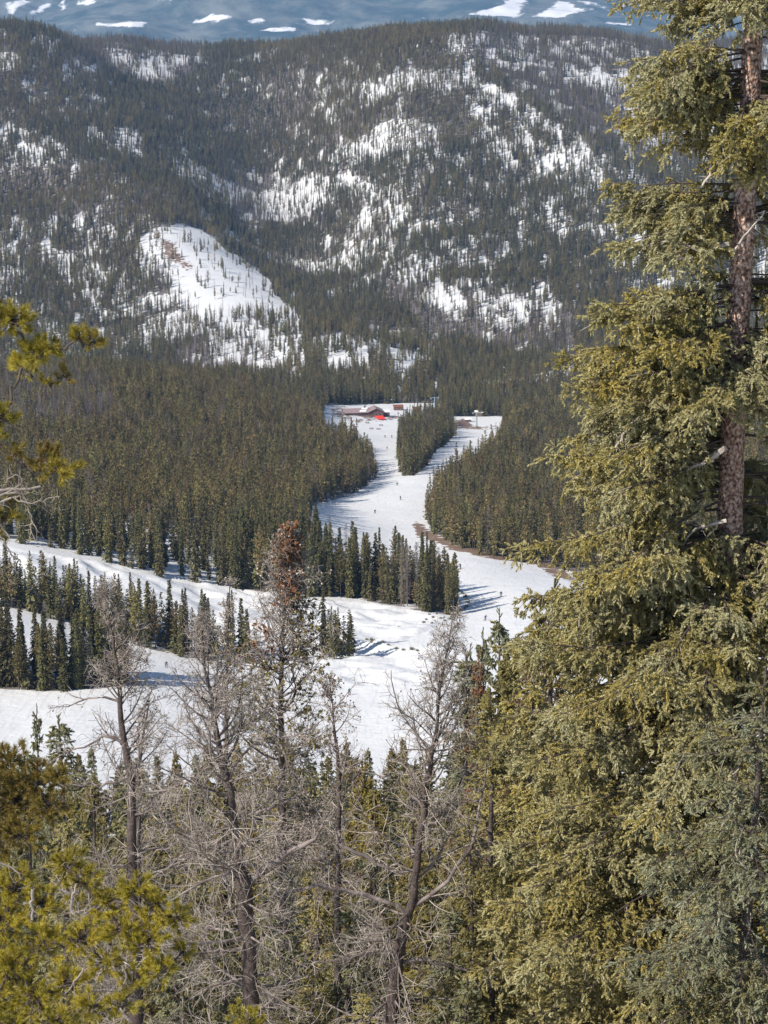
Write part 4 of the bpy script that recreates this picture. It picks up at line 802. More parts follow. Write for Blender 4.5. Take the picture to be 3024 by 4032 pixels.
tb = MB(); pk = resample(ptl, 40); tubes(tb, pk[:, :3], pk[:, 3], 12); link('trunk', tb.mesh('trunk', M['dbark'], True), proot)
# boughs: centre px, radius px, tufts, depth offset, tint
CL = [(40,1260,85,60,-1.0,0.1),(-60,1240,90,60,-1,0.2),(150,1385,60,38,-1.0,0.1),(190,1370,45,28,-1,0.1),(90,1440,55,30,-0.6,0.0),(310,1330,32,16,-1.1,0.2),(372,1350,38,18,-1.1,0.4),(250,1480,30,8,-0.9,0.6),(175,1510,22,5,-0.9,0.3),
 (10,1640,55,26,-0.8,0.1),(-60,1700,90,50,-0.8,0.2),(60,1790,40,16,-0.9,0.6),(170,1800,60,26,-0.9,0.7),(225,1850,50,22,-1.0,0.3),(290,1845,28,8,-1.0,0.3),(120,1850,50,12,-0.9,0.6),(10,2040,55,26,-0.8,0.2),(40,1970,32,9,-0.8,0.5),(-60,2100,80,40,-0.8,0.2),
 (40,2990,90,60,0.3,0.62),(140,3070,100,70,0.2,0.62),(60,3150,110,80,0.2,0.62),(200,3180,90,56,0.1,0.62),(-40,3080,110,70,0.2,0.62),(90,3280,90,50,0.0,0.62),(230,3060,50,26,0.1,0.62),(-20,3300,100,60,0,0.62),  # browner tint paints shade onto these upper boughs
 (60,3480,95,60,-0.5,0.0),(170,3560,90,50,-0.5,0.05),(270,3400,80,40,-0.3,0.1),(330,3480,90,50,-0.4,0.1),(20,3620,110,70,-0.6,0.0),(430,3560,80,46,-0.5,0.05),(540,3500,80,46,-0.6,0.1),(620,3560,85,50,-0.6,0.05),(700,3620,70,36,-0.6,0.2),
 (480,3660,95,60,-0.7,0.0),(590,3700,90,56,-0.7,0.0),(330,3690,90,50,-0.7,0.05),(180,3720,100,60,-0.7,0.0),(40,3800,110,70,-0.8,0.0),(630,3830,70,40,-0.8,0.0),(530,3860,60,30,-0.8,0.0),(420,3790,70,36,-0.8,0.1),(270,3860,90,46,-0.8,0.0),(130,3920,100,60,-0.9,0.0),(-40,3950,110,60,-0.9,0.0),(480,3960,60,26,-0.9,0.0),(30,4060,110,60,-1.0,0.0),(230,4040,90,50,-1.0,0.0),(360,3960,70,30,-1,0.1),
 (720,3740,40,16,-0.6,0.2),(-120,3500,140,80,-0.4,0.1),(-140,3800,140,80,-0.4,0.1),(-160,3100,120,60,0,0.2)]
CL.sort(key=lambda q: q[0]); CEN = []; pc, pw = MB(), MB(); TP = []; TD = []; TT = []
for sx, sy, rad, cnt, dy, tn in CL:
    c = world(sx, sy, YP+dy); R_ = rad/FPX*YP*0.86
    near_ = [q_ for q_ in CEN if q_[0] < c[0]-0.05 and np.linalg.norm(q_-c) < 0.75]
    o0 = min(near_, key=lambda q_: np.linalg.norm(q_-c)) if near_ else trunk_at(pk[:, :3], np.array([c[2]+rp.uniform(-0.25, 0.1)]))[0]
    CEN.append(c); K = 10; s = np.linspace(0, 1, K)[:, None]; Pm = o0*(1-s)+c*s; Pm[:, 2] -= np.sin(s[:, 0]*PI)*0.03; Pm[1:-1] += rp.normal(0, 0.012, (K-2, 3)); tubes(pw, Pm, np.linspace(0.015, 0.008, K), 5)
    m = int(cnt*0.8); off = rp.normal(0, 1, (m, 3)); off = off/np.linalg.norm(off, axis=1, keepdims=True)*(rp.random((m, 1))**0.5)*R_*np.array([1, 1, 0.85]); q = c+off
    j = rp.integers(5, K, m); st = c+(Pm[j]-c)*min(1.0, R_*0.9/max(np.linalg.norm(o0-c), 0.01)); dd = norm(q-st+np.array([0, 0, 0.03])); 
    mid = (st+q)/2+rp.normal(0, 0.01, (m, 3)); tubes(pw, np.stack([st, mid, q], 1), np.array([0.005, 0.004, 0.003])[None]*np.ones((m, 1)), 3)
    TP.append(q); TD.append(norm(dd+norm(off)*0.8+[0, 0, 0.35])); TT.append(np.clip(tn+rp.exponential(0.10, m), 0, 1))
TP = np.concatenate(TP); TD = np.concatenate(TD); TT = np.concatenate(TT); stamp(pc, TF, TP, TD, rp.uniform(0.85, 1.25, len(TP)), rp, TT)
link('needles', pc.mesh('needles', M['fol_y'], tint=True), proot); link('limbs', pw.mesh('limbs', M['bark'], True), proot)
bt = MB()
for ex in ([(-200,1960,16),(0,1935,13),(60,1925,12),(160,1915,9)], [(-200,1900,12),(20,1945,9),(70,1930,8),(100,1960,7),(110,1985,5)], [(-150,2010,14),(0,1950,10),(60,1920,7),(100,1895,5),(60,1870,4),(25,1890,3)], [(-150,1980,12),(0,1975,10),(45,1960,9)], [(-100,2020,12),(0,2060,9),(40,2120,6)], [(50,1955,8),(70,1975,7),(130,1985,6),(210,1960,4),(235,1955,2)], [(-100,2080,10),(0,2110,8),(60,2200,5)], [(80,1930,6),(95,1950,6),(60,1955,4)], [(110,2000,5),(125,2060,5),(115,2130,3)],
  [(130,3500,14),(125,3560,14),(128,3620,12)], [(300,3480,8),(280,3560,12),(290,3600,9)], [(330,3810,10),(300,3870,8),(250,3920,5)], [(480,3800,9),(500,3850,8),(470,3900,5)], [(100,3860,9),(110,3920,9),(100,3990,6)], [(-60,3380,9),(20,3400,7),(80,3440,5)]):
    e = resample(pxline([(a, b, c, -0.9) for a, b, c in ex], YP), 10); e[1:-1, :3] += rp.normal(0, 0.006, (8, 3)); tubes(bt, e[:, :3], e[:, 3], 6)
    q, d2, l2, rr, _ = children(e[None, :, :3], e[None, :, 3], 10, rp, 0.35, 1.0, (0.08, 0.30), np.array([1.0])); tubes(bt, grow(q, d2, l2, 6, rp.normal(0.2, 0.8, 10), 2.2, rp), 0.0026*np.linspace(1, 0.5, 6)[None]*np.ones((10, 1)), 4)
n = 220; c0 = np.array([world(rp.uniform(150, 560), rp.uniform(3350, 3950), YP+rp.uniform(-0.6, 0.3)) for _ in range(n)]); tubes(bt, grow(c0, rp.normal(0, 1, (n, 3)), rp.uniform(0.08, 0.3, n), 6, rp.normal(0, 0.8, n), 1.8, rp), 0.0024*np.linspace(1, 0.5, 6)[None]*np.ones((n, 1)), 4)
link('bare_twigs', bt.mesh('bare_twigs', M['twig'], True, tint=True), proot)['kind'] = 'stuff'
# a yellow pine top peeping in at the bottom
y2 = bpy.data.objects.new('pine_tree', None); C.objects.link(y2); tag(y2, 'bright yellow green pine top peeping in at the bottom under the forked trunk', 'tree')
Yq = 22.0; tr = MB(); bz = world(960, 3985, Yq); gq = ground([bz[0]], [Yq])[0]; kz = np.linspace(0, 1, 10)[:, None]; tt_ = bz*(1-kz)+np.array([bz[0]+0.1, Yq, gq-0.2])*kz; tubes(tr, tt_, np.linspace(0.008, 0.09, 10), 8); link('trunk', tr.mesh('trunk', M['dbark'], True), y2)
nq = 520; hq = rp.random(nq)**0.8*2.2; ph = rp.uniform(0, 2*PI, nq); rq = (0.12+0.42*hq)*rp.uniform(0.3, 1, nq); q = np.stack([bz[0]+np.cos(ph)*rq, Yq+np.sin(ph)*rq, bz[2]-hq+0.35*rq], -1); st = np.stack([np.full(nq, bz[0]), np.full(nq, Yq), q[:, 2]-0.3*rq-0.05], -1)
lw = MB(); tubes(lw, np.stack([st, (st+q)/2-[0, 0, 0.03], q], 1), np.array([0.007, 0.005, 0.003])[None]*np.ones((nq, 1)), 3); cc = MB(); stamp(cc, TF, q, norm(q-st+[0, 0, 0.3]), rp.uniform(1.0, 1.4, nq), rp, np.clip(rp.exponential(0.1, nq), 0, 1)); link('needles', cc.mesh('needles', M['fol_y'], tint=True), y2); link('limbs', lw.mesh('limbs', M['bark']), y2)
print('pine', time.time()-T0)
# ------------------------------------------------------------------ lodge, huts, lift, tables, skiers, shrubs
M['log'] = mat('dark stained log wall', (0.14, 0.07, 0.06), 0.8, (0.20, 0.11, 0.09), 1.5)
M['shingle'] = mat('weathered shingle roof', (0.34, 0.25, 0.235), 0.85, (0.24, 0.18, 0.17), 1.2)
M['rustroof'] = mat('rust brown metal roof', (0.26, 0.10, 0.06), 0.6, (0.17, 0.075, 0.05), 1.0)
M['snowcap'] = mat('snow on the roof', (0.86, 0.85, 0.83), 0.7)
M['glass'] = mat('dark window glass', (0.03, 0.04, 0.05), 0.12, spec=0.6)
M['frame'] = mat('pale window frame', (0.42, 0.36, 0.30), 0.6)
M['stone'] = mat('grey stone', (0.25, 0.23, 0.22), 0.9, (0.16, 0.15, 0.14), 3)
M['plank'] = mat('grey brown planks', (0.22, 0.16, 0.12), 0.85, (0.15, 0.11, 0.09), 3)
M['red'] = mat('bright red canvas', (0.72, 0.055, 0.035), 0.6)
M['steel'] = mat('galvanised steel', (0.34, 0.37, 0.38), 0.45)
M['paleblue'] = mat('pale blue painted steel', (0.30, 0.42, 0.52), 0.5)
def rotz(a): return np.array([[math.cos(a), -math.sin(a), 0], [math.sin(a), math.cos(a), 0], [0, 0, 1]])
def empty(name, loc, rz, label, cat, group=None):
    o = bpy.data.objects.new(name, None); C.objects.link(o); o.location = loc; o.rotation_euler = (0, 0, rz); tag(o, label, cat, group); return o
def prism(mb, x0, x1, y0, y1, ze, zr, th, axis='x', over=0.5, m=0):
    """gable roof: two thick slopes; axis = ridge direction"""
    if axis == 'y': 
        t = MB(); prism(t, y0, y1, x0, x1, ze, zr, th, 'x', over); v = np.concatenate(t.v)[:, [1, 0, 2]]; mb.add(v, np.concatenate(t.f4)[:, ::-1], m); return
    ym = (y0+y1)/2; sl = (zr-ze)/(ym-y0); a, b = x0-over, x1+over
    for s, ye in ((1, y0-over), (-1, y1+over)):
        zl = ze-sl*over; v = [[a, ye, zl], [b, ye, zl], [b, ym, zr], [a, ym, zr], [a, ye, zl+th], [b, ye, zl+th], [b, ym, zr+th], [a, ym, zr+th]]
        f = [[0, 3, 2, 1], [4, 5, 6, 7], [0, 1, 5, 4], [1, 2, 6, 5], [2, 3, 7, 6], [3, 0, 4, 7]]; mb.add(v, f, m)
def gable_walls(mb, x0, x1, y0, y1, h, zr, axis='x', m=0):
    if axis == 'x': pr = [[y0, -1], [y1, -1], [y1, h], [(y0+y1)/2, zr], [y0, h]]; mk = lambda e: [[e, p, q] for p, q in pr]; A, B = mk(x0), mk(x1)
    else: pr = [[x0, -1], [x1, -1], [x1, h], [(x0+x1)/2, zr], [x0, h]]; mk = lambda e: [[p, e, q] for p, q in pr]; A, B = mk(y1), mk(y0)
    v = A+B; f4 = [[k, k+5, (k+1) % 5+5, (k+1) % 5] for k in range(5)]; mb.add(v, f4, m); mb.add(v, [[0, 1, 2], [0, 2, 3], [0, 3, 4], [5, 7, 6], [5, 8, 7], [5, 9, 8]], m)
def window(parent, x_, y_, z_, w, h, side='y'):
    f = MB(); d = 0.10
    for dx, dz, ww, hh in ((-w/2, 0, 0.12, h+0.24), (w/2, 0, 0.12, h+0.24), (0, h/2+0.06, w-0.12, 0.12), (0, -h/2-0.06, w-0.12, 0.12)):
        box(f, (x_+dx, y_, z_+dz) if side == 'y' else (x_, y_+dx, z_+dz), (ww, d, hh) if side == 'y' else (d, ww, hh))
    o = link('window', f.mesh('window', M['frame']), parent); g = MB(); box(g, (x_, y_+0.02, z_) if side == 'y' else (x_+0.02, y_, z_), (w-0.12, 0.05, h) if side == 'y' else (0.05, w-0.12, h)); link('pane', g.mesh('pane', M['glass']), o)
g0 = ray_ground(1450, 1642, 700)
lodge = empty('ski_lodge', g0+[-4.2, 6, 0.2], 0.16, 'long brown log lodge with grey shingle roofs at the top of the run', 'lodge')
LX = -11.3; lodge.scale = (0.96, 0.9, 0.68)
b = MB(); gable_walls(b, LX, LX+16, -4.5, 4.5, 3.4, 5.9); gable_walls(b, LX+15, LX+24.5, -6.5, 4, 3.9, 7.0, 'y'); link('wall', b.mesh('wall', M['log']), lodge)
b = MB(); prism(b, LX, LX+15.2, -4.5, 4.5, 3.45, 5.95, 0.22, 'x', 0.8); rA = link('roof', b.mesh('roof', M['shingle']), lodge)
b = MB(); prism(b, LX+15, LX+24.5, -6.5, 4, 3.95, 7.05, 0.22, 'y', 0.8); rB = link('roof', b.mesh('roof', M['shingle']), lodge)
sl = 2.5/4.5
def slab(par, x0, x1, t0, t1):
    b = MB(); y0, y1 = -4.5-0.8+t0*5.3, -4.5-0.8+t1*5.3; z0, z1 = 3.45-sl*0.8+t0*5.3*sl+0.24, 3.45-sl*0.8+t1*5.3*sl+0.24
    v = [[x0, y0, z0], [x1, y0, z0], [x1+0.8, y1, z1], [x0+0.5, y1, z1]]; v += [[a, c, e+0.25] for a, c, e in v]; b.add(v, [[0, 3, 2, 1], [4, 5, 6, 7], [0, 1, 5, 4], [1, 2, 6, 5], [2, 3, 7, 6], [3, 0, 4, 7]]); link('snow_patch', b.mesh('snow_patch', M['snowcap']), par)
slab(rA, LX+9.4, LX+13.6, 0.2, 0.5); slab(rA, LX+11, LX+14.6, 0.66, 0.98)
b = MB(); box(b, (LX+13.6, 1.0, 6.6), (1.2, 1.2, 2.6)); box(b, (LX+13.6, 1.0, 7.98), (1.5, 1.5, 0.2)); link('chimney', b.mesh('chimney', M['stone']), lodge)
for k in range(6): window(lodge, LX+1.8+k*2.3, -4.56, 1.9, 1.3, 1.2)
for k in range(3): window(lodge, LX+17.4+k*2.5, -6.56, 1.9, 1.6, 1.6)
window(lodge, LX+19.7, -6.56, 4.7, 1.8, 1.1)
b = MB(); box(b, (LX+14.0, -4.56, 1.05), (1.2, 0.12, 2.1)); dr = link('door', b.mesh('door', M['plank']), lodge); b = MB(); box(b, (LX+14.4, -4.66, 1.05), (0.06, 0.08, 0.2)); link('handle', b.mesh('handle', M['steel']), dr)
b = MB(); box(b, (LX+8, -7.4, 0.1), (18, 5.4, 0.25))
link('deck', b.mesh('deck', M['plank']), lodge)
b = MB()
for k in range(9): box(b, (LX-0.5+k*2.1, -10.0, 0.72), (0.12, 0.12, 1.0))
box(b, (LX+8, -10.0, 1.27), (17.4, 0.14, 0.1)); link('railing', b.mesh('railing', M['plank']), lodge)
b = MB(); gable_walls(b, LX+25, LX+29, -3, 3, 2.4, 3.6); link('annex', b.mesh('annex', M['log']), lodge); b = MB(); prism(b, LX+25, LX+29, -3, 3, 2.45, 3.65, 0.3, 'x', 0.3); link('annex_roof', b.mesh('annex_roof', M['snowcap']), lodge)
def hut(sx, sy, w, d, h, roofm, label, rz=0.1, name='hut', wallm='log'):
    g = ray_ground(sx, sy, 700); o = empty(name, g+[0, d/2, 0.1], rz, label, 'hut'); b = MB(); gable_walls(b, -w/2, w/2, -d/2, d/2, h, h+w*0.18); link('wall', b.mesh('wall', M[wallm]), o)
    b = MB(); prism(b, -w/2, w/2, -d/2, d/2, h+0.05, h+w*0.18+0.05, 0.18, 'x', 0.4); link('roof', b.mesh('roof', M[roofm]), o); window(o, -w*0.22, -d/2-0.06, h*0.55, 0.8, 0.7)
    b = MB(); box(b, (w*0.22, -d/2-0.05, 0.95), (0.9, 0.1, 1.9)); link('door', b.mesh('door', M['plank']), o); return o
hut(1568, 1616, 5.6, 4.5, 2.0, 'rustroof', 'low hut with a rust brown roof just right of the lodge')
hut(1640, 1622, 4.2, 3.6, 2.0, 'rustroof', 'small rust roofed hut above the wooded island between the runs')
hut(1718, 1628, 3.6, 3.2, 2.0, 'rustroof', 'tiny rust roofed hut half hidden right of the small rust roofed hut')
hut(1843, 1662, 3.6, 2.8, 1.5, 'snowcap', 'snow roofed hut beside the lift tower', wallm='plank')
hut(1885, 1640, 4.6, 3.6, 2.4, 'snowcap', 'snow roofed hut in the trees behind the lift tower', wallm='plank')
# red awning tent
g = ray_ground(1496, 1653, 700); t = empty('canopy_tent', g, 0.1, 'bright red canopy tent on the snow in front of the lodge', 'tent')
b = MB(); v = [[-3.2, 2.4, 2.1], [2.0, 2.4, 2.1], [3.6, -1.6, 0.7], [-1.6, -1.6, 0.7]]; mid = [0.2, 0.5, 1.6]
V = v+[mid]; V += [[p[0], p[1], p[2]-0.06] for p in V]; b.add(V, [[0, 4, 1], [1, 4, 2], [2, 4, 3], [3, 4, 0], [5, 6, 9], [6, 7, 9], [7, 8, 9], [8, 5, 9]]); b.add(V, [[0, 1, 6, 5], [1, 2, 7, 6], [2, 3, 8, 7], [3, 0, 5, 8]]); link('canopy', b.mesh('canopy', M['red']), t)
for p in v: b = MB(); tubes(b, np.array([[p[0]*0.97, p[1]*0.97, -0.2], [p[0]*0.97, p[1]*0.97, p[2]-0.03]]), np.array([0.05, 0.05]), 6); link('pole', b.mesh('pole', M['steel']), t)
# picnic tables
def picnic():
    o = empty('picnic_table', (0, 0, 0), 0, 'x', 'picnic table', 'picnic tables on the snow before the lodge'); b = MB(); box(b, (0, 0, 0.75), (2.4, 0.85, 0.07)); link('tabletop', b.mesh('tabletop', M['plank']), o)
    for s in (-1, 1): b = MB(); box(b, (0, s*0.72, 0.44), (2.4, 0.28, 0.06)); link('bench', b.mesh('bench', M['plank']), o)
    for s in (-1, 1):
        b = MB()
        for q in (-1, 1): tubes(b, np.array([[s*0.85, q*0.75, -0.1], [s*0.85, q*0.18, 0.71]]), np.array([0.055, 0.055]), 4)
        box(b, (s*0.85, 0, 0.385), (0.06, 1.6, 0.09)); link('leg', b.mesh('leg', M['plank']), o)
    return o
def dup(root, loc, rz, label):
    r = root.copy(); C.objects.link(r); r.location = loc; r.rotation_euler = (0, 0, rz); r['label'] = label
    for ch in root.children: c = ch.copy(); C.objects.link(c); c.parent = r
    return r
pt = None
for sx, sy, rz, lab in ((1440, 1648, 0.6, 'picnic table left of the red canopy tent, the one farther left'), (1458, 1646, 0.6, 'picnic table right beside the left edge of the red canopy tent'), (1538, 1645, 0.6, 'picnic table right of the red canopy tent'), (1446, 1667, 0.2, 'picnic table below and left of the red canopy tent'), (1500, 1677, 0.1, 'picnic table straight below the red canopy tent'), (1462, 1690, 0.3, 'lowest picnic table left of the middle of the snow yard'), (1490, 1692, -0.2, 'lowest picnic table right of the middle of the snow yard')):
    g = ray_ground(sx, sy, 700)
    if pt is None: pt = picnic(); pt.location = g; pt.rotation_euler = (0, 0, rz); pt['label'] = lab
    else: dup(pt, g, rz, lab)
# lift towers
def tower(sx, sy, h, label, m):
    g = ray_ground(sx, sy, 700); o = empty('lift_tower', g, 0.2, label, 'lift tower', 'lift towers'); b = MB(); tubes(b, np.array([[0, 0, -0.5], [0, 0, h]]), np.array([0.42, 0.28]), 10); link('mast', b.mesh('mast', m), o)
    b = MB(); box(b, (0, 0, h+0.1), (5.2, 0.35, 0.35)); link('crossarm', b.mesh('crossarm', m), o)
    for s in (-1, 1):
        b = MB(); box(b, (s*2.4, 0, h-0.35), (0.18, 2.6, 0.3))
        for k in range(4): tubes(b, np.array([[s*2.4-0.12, -1+k*0.66, h-0.55], [s*2.4+0.12, -1+k*0.66, h-0.55]]), np.array([0.25, 0.25]), 10)
        link('sheave_train', b.mesh('sheave_train', M['steel']), o)
    b = MB(); box(b, (0, 0, 0.1), (1.5, 1.5, 0.7)); link('footing', b.mesh('footing', M['stone']), o)
tower(1877, 1682, 8.8, 'grey steel chairlift tower on the bare strip above the right branch of the run', M['steel'])
tower(1711, 1606, 6.5, 'pale blue lift tower showing among the trees behind the huts', M['paleblue'])
# skiers
def body(pose, seed):
    P = {'hip': (0, 0, 0.86), 'ch': (0, 0.06, 1.22), 'nk': (0, 0.10, 1.43), 'hd': (0, 0.14, 1.60), 'ht': (0, 0.15, 1.72)}
    ln = {'stand': 0, 'glide': 0.22, 'turn': 0.14}[pose]
    for k in ('ch', 'nk', 'hd', 'ht'): P[k] = (P[k][0]+(0.08 if pose == 'turn' else 0), P[k][1]+ln*(P[k][2]-0.86)*1.3, P[k][2]-ln*0.35)
    nodes = [P['hip'], P['ch'], P['nk'], P['hd'], P['ht']]; rad = [0.17, 0.20, 0.075, 0.12, 0.09]; E = [(0, 1), (1, 2), (2, 3), (3, 4)]
    for s in (-1, 1):
        b0 = len(nodes); nodes += [(s*0.13, 0.02, 0.80), (s*0.16, 0.12+ln*0.4, 0.48-ln*0.2), (s*0.16, 0.0, 0.10), (s*0.16, 0.20, 0.05)]; rad += [0.11, 0.085, 0.07, 0.055]; E += [(0, b0), (b0, b0+1), (b0+1, b0+2), (b0+2, b0+3)]
        c = P['ch']; b1 = len(nodes); nodes += [(s*0.22, c[1], c[2]+0.12), (s*0.36, c[1]+0.02, c[2]-0.16), (s*0.38, c[1]+0.28, c[2]-0.24), (s*0.38, c[1]+0.38, c[2]-0.22)]; rad += [0.085, 0.06, 0.048, 0.05]; E += [(1, b1), (b1, b1+1), (b1+1, b1+2), (b1+2, b1+3)]
    me = bpy.data.meshes.new('body'); me.from_pydata(nodes, E, []); o = bpy.data.objects.new('tmp', me); C.objects.link(o)
    md = o.modifiers.new('s', 'SKIN'); 
    if not me.skin_vertices: me.attributes  # layer is made by the modifier
    sv = me.skin_vertices[0].data if me.skin_vertices else None
    if sv is not None:
        for k, q in enumerate(rad): sv[k].radius = (q, q)
        sv[0].use_root = True
    o.modifiers.new('d', 'SUBSURF').levels = 1
    dg = bpy.context.evaluated_depsgraph_get(); m2 = bpy.data.meshes.new_from_object(o.evaluated_get(dg)); bpy.data.objects.remove(o); hz_ = P['hd'][2]
    for k, nm in enumerate(('trousers', 'jacket', 'skin', 'helmet')): m2.materials.append(M['steel'])
    for p in m2.polygons:
        z_ = p.center.z; x_ = abs(p.center.x); p.use_smooth = True
        p.material_index = 3 if (z_ > hz_+0.02 or (z_ > hz_-0.10 and p.center.y < P['hd'][1]-0.02 and x_ < 0.2)) else 2 if z_ > P['nk'][2]+0.02 else 0 if (z_ < 0.88 and x_ < 0.30) else 1
    return m2
CL_ = {'black': (0.02, 0.02, 0.025), 'navy': (0.03, 0.05, 0.12), 'dark red': (0.25, 0.03, 0.03), 'grey': (0.15, 0.15, 0.16), 'teal': (0.03, 0.18, 0.2), 'orange': (0.5, 0.16, 0.03), 'dark green': (0.04, 0.09, 0.05)}
CM = {k: mat(k+' ski cloth', v, 0.8) for k, v in CL_.items()}; skin = mat('skin', (0.5, 0.3, 0.22), 0.6)
BP = {p: body(p, 1) for p in ('stand', 'glide', 'turn')}
def skier(sx, sy, pose, rz, jk, label):
    g = ray_ground(sx, sy, 380); me = BP[pose].copy(); me.materials[0] = CM['black']; me.materials[1] = CM[jk]; me.materials[2] = skin; me.materials[3] = CM['grey']
    o = link('person', me, None, g+[0, 0, 0.04]); o.rotation_euler = (0, 0, rz); tag(o, label, 'skier', 'skiers and riders on the runs')
    for s in (-1, 1):
        b = MB(); box(b, (s*0.16, 0.1, 0.0), (0.09, 1.6, 0.03)); b.add([[s*0.16-0.045, 0.9, -0.015], [s*0.16+0.045, 0.9, -0.015], [s*0.16+0.03, 1.05, 0.1], [s*0.16-0.03, 1.05, 0.1]], [[0, 1, 2, 3]]); link('ski', b.mesh('ski', CM['dark red']), o)
        b = MB(); tubes(b, np.array([[s*0.38, 0.42, 1.02], [s*0.5, -0.1, 0.05]]), np.array([0.012, 0.01]), 5); link('ski_pole', b.mesh('ski_pole', CM['grey']), o)
for a in ((1564, 1912, 'turn', 3.0, 'black', 'skier in black just below the tip of the wooded island'), (1577, 1968, 'stand', 2.6, 'navy', 'skier in navy in mid run, below the one at the island tip'), (1476, 2021, 'glide', 3.6, 'black', 'skier in black alone on the left side of the upper bend'),
 (1524, 1769, 'glide', 3.1, 'grey', 'skier in grey between the island and the left wood'), (1543, 1724, 'stand', 2.5, 'black', 'skier in black at the foot of the lodge yard, on the right'), (1516, 1724, 'stand', 3.4, 'dark red', 'skier in dark red at the foot of the lodge yard, on the left'),
 (1579, 2134, 'turn', 3.3, 'black', 'skier in black above the tree tops of the spur, farther up'), (1583, 2157, 'glide', 2.8, 'teal', 'skier in teal just below the black one above the spur'), (1702, 2203, 'glide', 3.0, 'dark red', 'skier in dark red right of the spur tree tops'), (1814, 2238, 'turn', 2.2, 'black', 'snow rider in black beside the tallest tree of the spur'),
 (1973, 2350, 'stand', 2.9, 'dark green', 'skier in dark green at the end of the tree shadows'), (1910, 2443, 'glide', 3.9, 'navy', 'skier in navy between the tree shadows and the small conifers'), (1376, 2736, 'turn', 3.4, 'teal', 'skier in teal low on the wide snow field'), (579, 2618, 'turn', 3.0, 'black', 'skier in black left of the shadow line by the low stand'), (655, 2628, 'glide', 3.3, 'grey', 'skier in grey by the low stand, right of the black one')):
    skier(*a)
# shrubs and rocks on the snow
rs = np.random.default_rng(77)
def shrub_mesh(seed):
    r = np.random.default_rng(seed); w, l = MB(), MB(); n = 46; d = np.stack([r.normal(0, 0.6, n), r.normal(0, 0.6, n), np.ones(n)], -1); P = grow(np.zeros((n, 3))-[0, 0, 0.1], d, r.uniform(0.5, 1.1, n), 5, np.full(n, 0.2), 0.9, r); tubes(w, P, 0.02*np.linspace(1, 0.5, 5)[None]*np.ones((n, 1)), 3)
    m = 200; pos = P[r.integers(0, n, m), r.integers(2, 5, m)]+r.normal(0, 0.08, (m, 3)); stamp(l, SP7, pos, norm(r.normal(0, 1, (m, 3))+[0, 0, 0.5]), r.uniform(0.12, 0.25, m), r, r.random(m)); return w.mesh('stems', M['bark']), l.mesh('leaves', M['fol_b'], tint=True)
SH = [shrub_mesh(1), shrub_mesh(2)]
def shrub(sx, sy, s, lab, grp):
    g = ray_ground(sx, sy, 380); o = empty('shrub', g, rs.uniform(0, 6), lab, 'shrub', grp); o.scale = (s, s, s*0.8); a, b = SH[int(rs.integers(0, 2))]; link('stems', a, o); link('leaves', b, o)
for sx, sy in ((1285, 2545), (1310, 2552), (1440, 2520), (1455, 2530), (1470, 2522), (1490, 2538), (1512, 2530), (1530, 2540), (1560, 2556), (1590, 2560), (1620, 2558), (1650, 2563)): shrub(sx+rs.normal(0, 4), sy, rs.uniform(0.6, 1.1), 'low dark shrub along the hollow below the mogul field', 'shrubs along the hollow below the moguls')
for sx, sy in ((1690, 2420), (1705, 2432), (1720, 2418), (1735, 2436), (1700, 2455), (1678, 2440), (1752, 2446), (1668, 2452)): shrub(sx, sy, rs.uniform(0.5, 0.8), 'small shrub poking from the snow at the right end of the moguls', 'shrubs at the right end of the moguls')
for k, (sx, sy) in enumerate(((1808, 2328), (1822, 2338), (1832, 2350), (1838, 2362), (1843, 2374), (1838, 2390), (1828, 2398), (1817, 2406), (1806, 2414), (1793, 2422), (1782, 2432), (1772, 2440))): shrub(sx, sy, rs.uniform(0.8, 1.1), 'dark shrub in the creek bank line round the tip of the spur', 'shrubs along the creek bank round the spur')
print('things', time.time()-T0)
HAZE = 5.4e-5
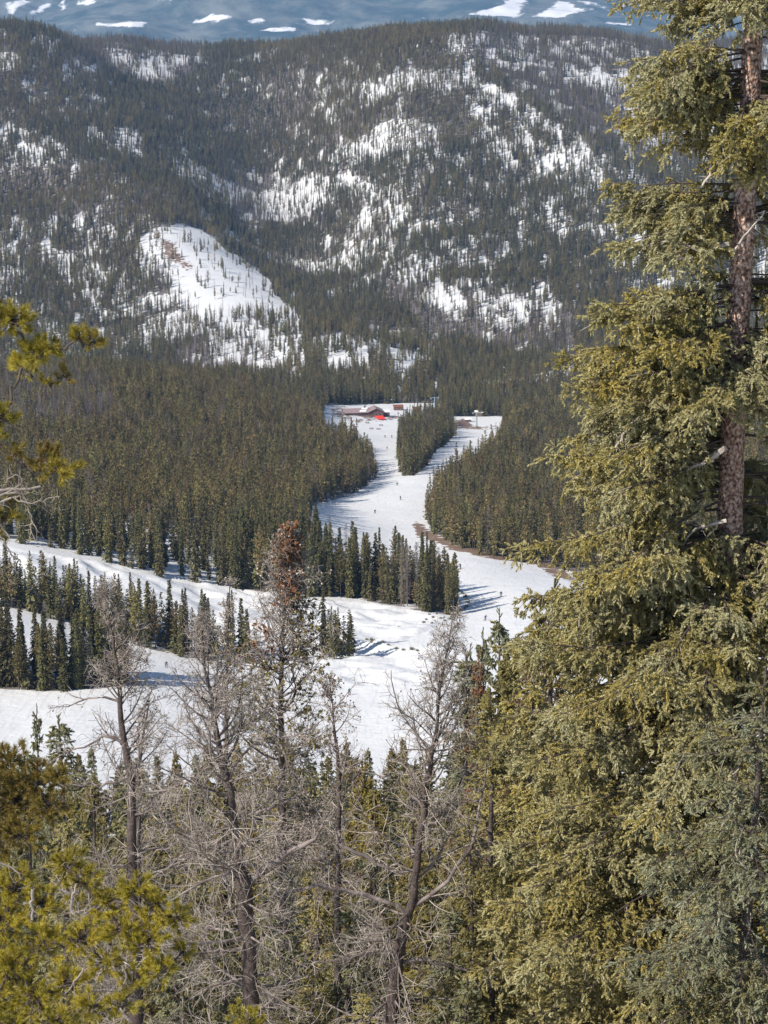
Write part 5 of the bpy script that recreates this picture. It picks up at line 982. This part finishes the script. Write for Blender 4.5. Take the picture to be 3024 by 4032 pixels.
# ------------------------------------------------------------------ camera, sun, sky, air
cam = bpy.data.cameras.new('camera'); co = bpy.data.objects.new('camera', cam); C.objects.link(co); bpy.context.scene.camera = co
cam.sensor_fit = 'VERTICAL'; cam.sensor_height = 36; cam.lens = 36*FPX/4032; cam.clip_start = 0.5; cam.clip_end = 40000
co.rotation_euler = (PI/2-PITCH, 0, 0)
sc = bpy.context.scene
sc.view_settings.view_transform = 'Standard'; sc.view_settings.look = 'None'; sc.view_settings.gamma = 1.0; sc.view_settings.exposure = 0.48
SUN_EL, SUN_AZ = math.radians(40), math.radians(-125)     # azimuth measured from +Y (view direction) towards +X: from the left, a little behind
sd = Vector((math.sin(SUN_AZ)*math.cos(SUN_EL), math.cos(SUN_AZ)*math.cos(SUN_EL), math.sin(SUN_EL)))
sun = bpy.data.lights.new('sun', 'SUN'); sun.energy = 4.7; sun.angle = math.radians(0.55); sun.color = (1.0, 0.94, 0.86)
so = bpy.data.objects.new('sun', sun); C.objects.link(so); so.rotation_euler = sd.to_track_quat('Z', 'Y').to_euler(); so.location = (-200, -100, 300)
w = bpy.data.worlds.new('World'); sc.world = w; w.use_nodes = True; nt = w.node_tree
sk = nt.nodes.new('ShaderNodeTexSky'); sk.sky_type = 'NISHITA'; sk.sun_disc = False; sk.sun_elevation = SUN_EL; sk.sun_rotation = SUN_AZ; sk.altitude = 3000; sk.air_density = 1.0; sk.dust_density = 0.6
nt.links.new(sk.outputs[0], nt.nodes['Background'].inputs[0]); nt.nodes['Background'].inputs[1].default_value = 0.10
hz = MB(); _zl, _zh = min(FZ.min(), GZ.min())-1.5, FZ.max()+4; box(hz, (0, 7650, (_zl+_zh)/2), (13600, 15900+1800, _zh-_zl)); hm = bpy.data.materials.new('pale mountain air'); hm.use_nodes = True
hn = hm.node_tree; hn.nodes.remove(hn.nodes['Principled BSDF']); pv = hn.nodes.new('ShaderNodeVolumePrincipled'); pv.inputs['Color'].default_value = (0.28, 0.55, 1.0, 1); pv.inputs['Density'].default_value = HAZE; pv.inputs['Anisotropy'].default_value = 0.0
hn.links.new(pv.outputs[0], hn.nodes['Material Output'].inputs['Volume'])
if HAZE > 0:
    ho = link('haze', hz.mesh('haze', hm)); tag(ho, 'thin blue air between the camera and the far range', 'haze', kind='stuff')
sc.cycles.max_bounces = 6; sc.cycles.diffuse_bounces = 3; sc.cycles.glossy_bounces = 2; sc.cycles.transmission_bounces = 2; sc.cycles.volume_bounces = 0; sc.cycles.transparent_max_bounces = 4
print('LONG', [o['label'] for o in bpy.data.objects if o.get('label') and len(o['label'].split()) > 15]); print('done', time.time()-T0, 'far z', FZ.min(), FZ.max(), 'ground z', GZ.min(), GZ.max())
